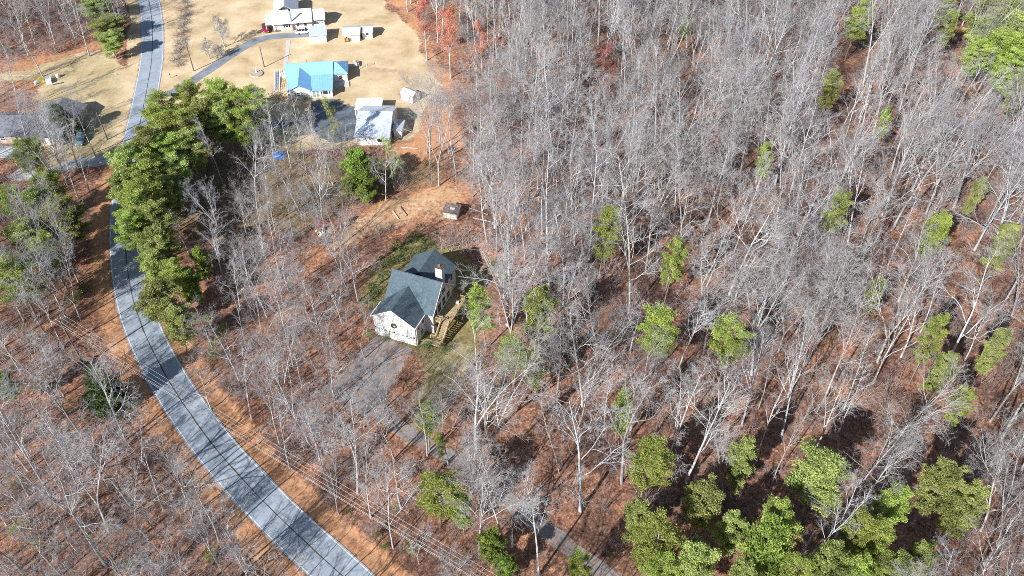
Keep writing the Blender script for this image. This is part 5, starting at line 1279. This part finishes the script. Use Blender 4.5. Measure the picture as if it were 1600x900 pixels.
# ------------------------------------------------------------------ shrubs, ivy, small yard trees
def bush(px, py, s2, mat, label, group=None, name='shrub', tall=1.0):
    X, Y = g(px, py); e = empty(name, (X, Y, gz(X, Y))); e.scale = (s2, s2, s2 * tall); e.rotation_euler = (0, 0, R.uniform(0, 6)); tag(e, label, 'shrub', group)
    l = bpy.data.objects.new('leaves', BUSH[mat]); COL.objects.link(l); l.parent = e
    t = bpy.data.objects.new('stems', BRUSH[R.randrange(6)]); COL.objects.link(t); t.parent = e; t.scale = (.55,) * 3
BS = [(434, 158, 1.5, 'dry', 'yellow-brown shrub at the left corner of the blue-roofed bungalow'), (424, 168, 1.1, 'dry', 'smaller brown shrub below the yellow-brown one left of the bungalow'),
      (478, 158, .6, 'cedar', 'small round dark shrub against the bungalow front wall'), (170, 92, 1.0, 'green', 'bright green shrub at the yard edge left of the upper road'),
      (545, 243, .9, 'olive', 'olive shrub left of the gravel patch below the metal garage'), (580, 235, .6, 'cedar', 'small round clipped shrub in front of the metal garage'), (532, 262, .9, 'dry', 'brownish shrub below the olive one near the metal garage'),
      (340, 560, 1.1, 'green', 'bright green shrub on the bank right of the road bend'), (332, 545, .8, 'green', 'small bright shrub just above the one on the bank'), (345, 530, .9, 'olive', 'olive shrub higher up the bank right of the road'), (325, 505, .9, 'green', 'yellow-green shrub below the bright evergreens at the bend'), (350, 515, .8, 'olive', 'pale olive shrub beside the grey limbs on the bank'),
      (375, 448, .7, 'olive', 'olive shrub among trunks right of the bend'), (36, 828, 1.3, 'green', 'bright green shrub at the lower left edge'), (55, 852, .9, 'green', 'smaller green shrub under the one at the lower left'), (20, 760, .8, 'olive', 'olive shrub against the left edge low down'),
      (205, 892, 1.0, 'green', 'green shrub at the bottom edge left of the road'), (337, 872, 1.1, 'green', 'green shrub at the bottom, between pale limbs left of the road'), (590, 838, .7, 'green', 'green shrub under the power lines, left one'), (603, 856, .6, 'green', 'small green shrub under the power lines, lower one'), (640, 862, .9, 'green', 'bright green shrub under the power lines, right one'), (620, 792, .5, 'olive', 'tiny olive shrub near the wide-crowned pale tree'),
      (545, 800, .5, 'green', 'tiny green shrub beside the road under the wires'), (605, 530, .7, 'olive', 'olive shrub left of the garage doors'), (576, 525, .7, 'olive', 'olive shrub at the left corner of the main house'), (668, 545, 1.0, 'cedar', 'dark green shrub below the deck stairs'), (692, 552, 1.0, 'cedar', 'second dark shrub right of the deck stairs'), (660, 560, .9, 'dry', 'reddish brown shrub at the right garage corner'),
      (640, 612, .8, 'dry', 'brown shrub at the right side of the gravel apron'), (775, 425, 1.3, 'olive', 'olive bush at the tip of the house shadow'), (785, 440, 1.0, 'green', 'low green bush right of the house shadow'), (450, 225, 1.0, 'cedar', 'dark shrub above the blue tarpaulin heap'), (935, 410, .9, 'cedar', 'dark low shrub below the upright lone pine'),
      (1010, 870, 1.3, 'olive', 'olive shrub left of the bottom right evergreens'), (735, 570, 1.0, 'olive', 'olive bush on the lawn below the house shadow'), (60, 610, .8, 'olive', 'olive shrub left of the dark cedar'), (110, 630, .9, 'dry', 'dry shrub below left of the dark cedar'), (118, 470, 1.2, 'olive', 'olive shrub in the shaded bank left of the bend'), (135, 455, 1.1, 'cedar', 'dark shrub in the shaded bank nearest the road bend'), (330, 278, 1.2, 'cedar', 'dark evergreen shrub under the roadside pines'), (345, 262, 1.2, 'cedar', 'dark shrub deeper under the roadside pines'), (300, 300, 1.2, 'olive', 'olive shrub at the foot of the roadside pines')]
for px, py, s2, mt, lab in BS: bush(px, py, s2, mt, lab)
# leafless shrubs behind the main house
for i, (px, py, s2) in enumerate([(690, 388, 1.5), (702, 392, 1.4), (715, 386, 1.6), (728, 395, 1.4), (735, 380, 1.2), (590, 372, 1.2), (600, 362, 1.0)]):
    X, Y = g(px, py); o = bpy.data.objects.new('bare_shrub', BRUSH[i % 6]); COL.objects.link(o); o.location = (X, Y, gz(X, Y)); o.scale = (s2 * 1.3,) * 3
    tag(o, f"leafless fawn shrub behind the main house, {ordw[i].replace('topmost', 'first')} from the {'right group, counting right' if i < 5 else 'left'}" if i < 5 else ['leafless shrub in the clearing left of the timber beams, lower', 'leafless shrub in the clearing left of the timber beams, upper'][i - 5], 'shrub', 'leafless shrubs')
# brush row between upper road and lawn
for i in range(16):
    t = i / 15; px = 276 + (290 - 276) * (1 - t) + (4 if i % 2 else -3); py = 4 + 98 * t
    X, Y = g(px, py); o = bpy.data.objects.new('hedge_bush', THICK[i % 3]); COL.objects.link(o); o.location = (X, Y, 0); o.scale = (1.15, 1.5, .8); o.rotation_euler = (0, 0, .3)
    tag(o, f"tangled brown vine bush in the row right of the upper road, {ordw[i]} downwards", 'shrub', 'brush row by the upper road')
# yard trees
for px, py, h, sxy, lab in [(351, 74, 8.5, .95, 'round-crowned bare yard tree above the upper driveway, the larger one'), (328, 92, 5.5, .7, 'smaller dark bare yard tree beside the upper driveway'), (344, 91, 3.8, .6, 'lowest bare yard tree between the two beside the upper driveway')]:
    X, Y = g(px, py); inst(YARDT, 'bare_tree', 'tree', lab, 'yard trees', X, Y, 0, sxy, h / 9, R.uniform(0, 6), (0, 0))
# ivy bed behind the main house
Fb = FB(); IV = wp([(560, 470), (580, 420), (612, 378), (650, 352), (672, 362), (680, 385), (655, 392), (620, 415), (600, 440), (585, 480), (566, 500)])
x0, y0 = IV.min(0); x1, y1 = IV.max(0); q = np.c_[np.array([rg.uniform(x0, x1) for _ in range(1500)]), np.array([rg.uniform(y0, y1) for _ in range(1500)])]; q = q[sdist(q, IV) + 5 * (fbm(q[:, 0], q[:, 1], 4, 91) - .5) > rng.normal(.6, 1.2, len(q))]; q = q[vnoise(q[:, 0], q[:, 1], 1.6, 93) > .38]
for x, y in q:
    lx, ly = x - A0[0], y - A0[1]; ca2, sa2 = math.cos(-ang), math.sin(-ang); u, v = lx * ca2 - ly * sa2, lx * sa2 + ly * ca2
    if -.2 < u < 11.5 and -1 < v < 19: continue
    Fb.clump((x, y, gz(x, y) + rg.uniform(.1, .5)), rg.uniform(.4, .9), 26, .22, rg.random(), .5)
me_ = Fb.mesh('ground_cover', M['ivy']); o = bpy.data.objects.new('ground_cover', me_); COL.objects.link(o); tag(o, 'dark green ivy and low shrubs spreading behind the main house', 'ground cover', None, 'stuff')
# fallen logs
LOGS = [(416, 665, 3.5, 60, 'short pale log on the leaves right of the road, upper one'), (411, 686, 2.5, 55, 'short pale log on the leaves right of the road, lower one'), (496, 650, 5.5, 0, 'long pale log lying below the gravel apron'), (715, 610, 4, 8, 'thin pale log on the side lawn'), (560, 240, 6.5, 0, 'pale log lying in front of the large metal garage'),
        (1030, 405, 7, 60, 'grey fallen trunk below the upright lone pine'), (885, 610, 7, 30, 'grey fallen trunk below the low pine pair'), (1020, 780, 6, 55, 'pink-grey fallen trunk left of the bottom right evergreens'), (1250, 870, 11, 52, 'rusty red fallen trunk among the bottom right evergreens'), (640, 232, 4.5, -6, 'pale fallen trunk right of the metal garage'), (745, 330, 6, -30, 'grey fallen trunk right of the tiny worn shed'), (755, 345, 5, -20, 'grey fallen trunk nearest the clearing edge')]
for px, py, L, rot, lab in LOGS:
    X, Y = g(px, py); a = math.radians(rot); k = L / 2; rr_ = .13 if L < 8 else .3
    mb = MB().tube([(-k * math.cos(a), -k * math.sin(a), rr_), (0, 0, rr_ + .06), (k * math.cos(a), k * math.sin(a), rr_)], [rr_, rr_ * .85, rr_ * .6], 7)
    o = mb.build('fallen_log', M['brush'] if 'rusty' in lab else M['bark']); o.location = (X, Y, gz(X, Y)); tag(o, lab, 'log', 'fallen logs')
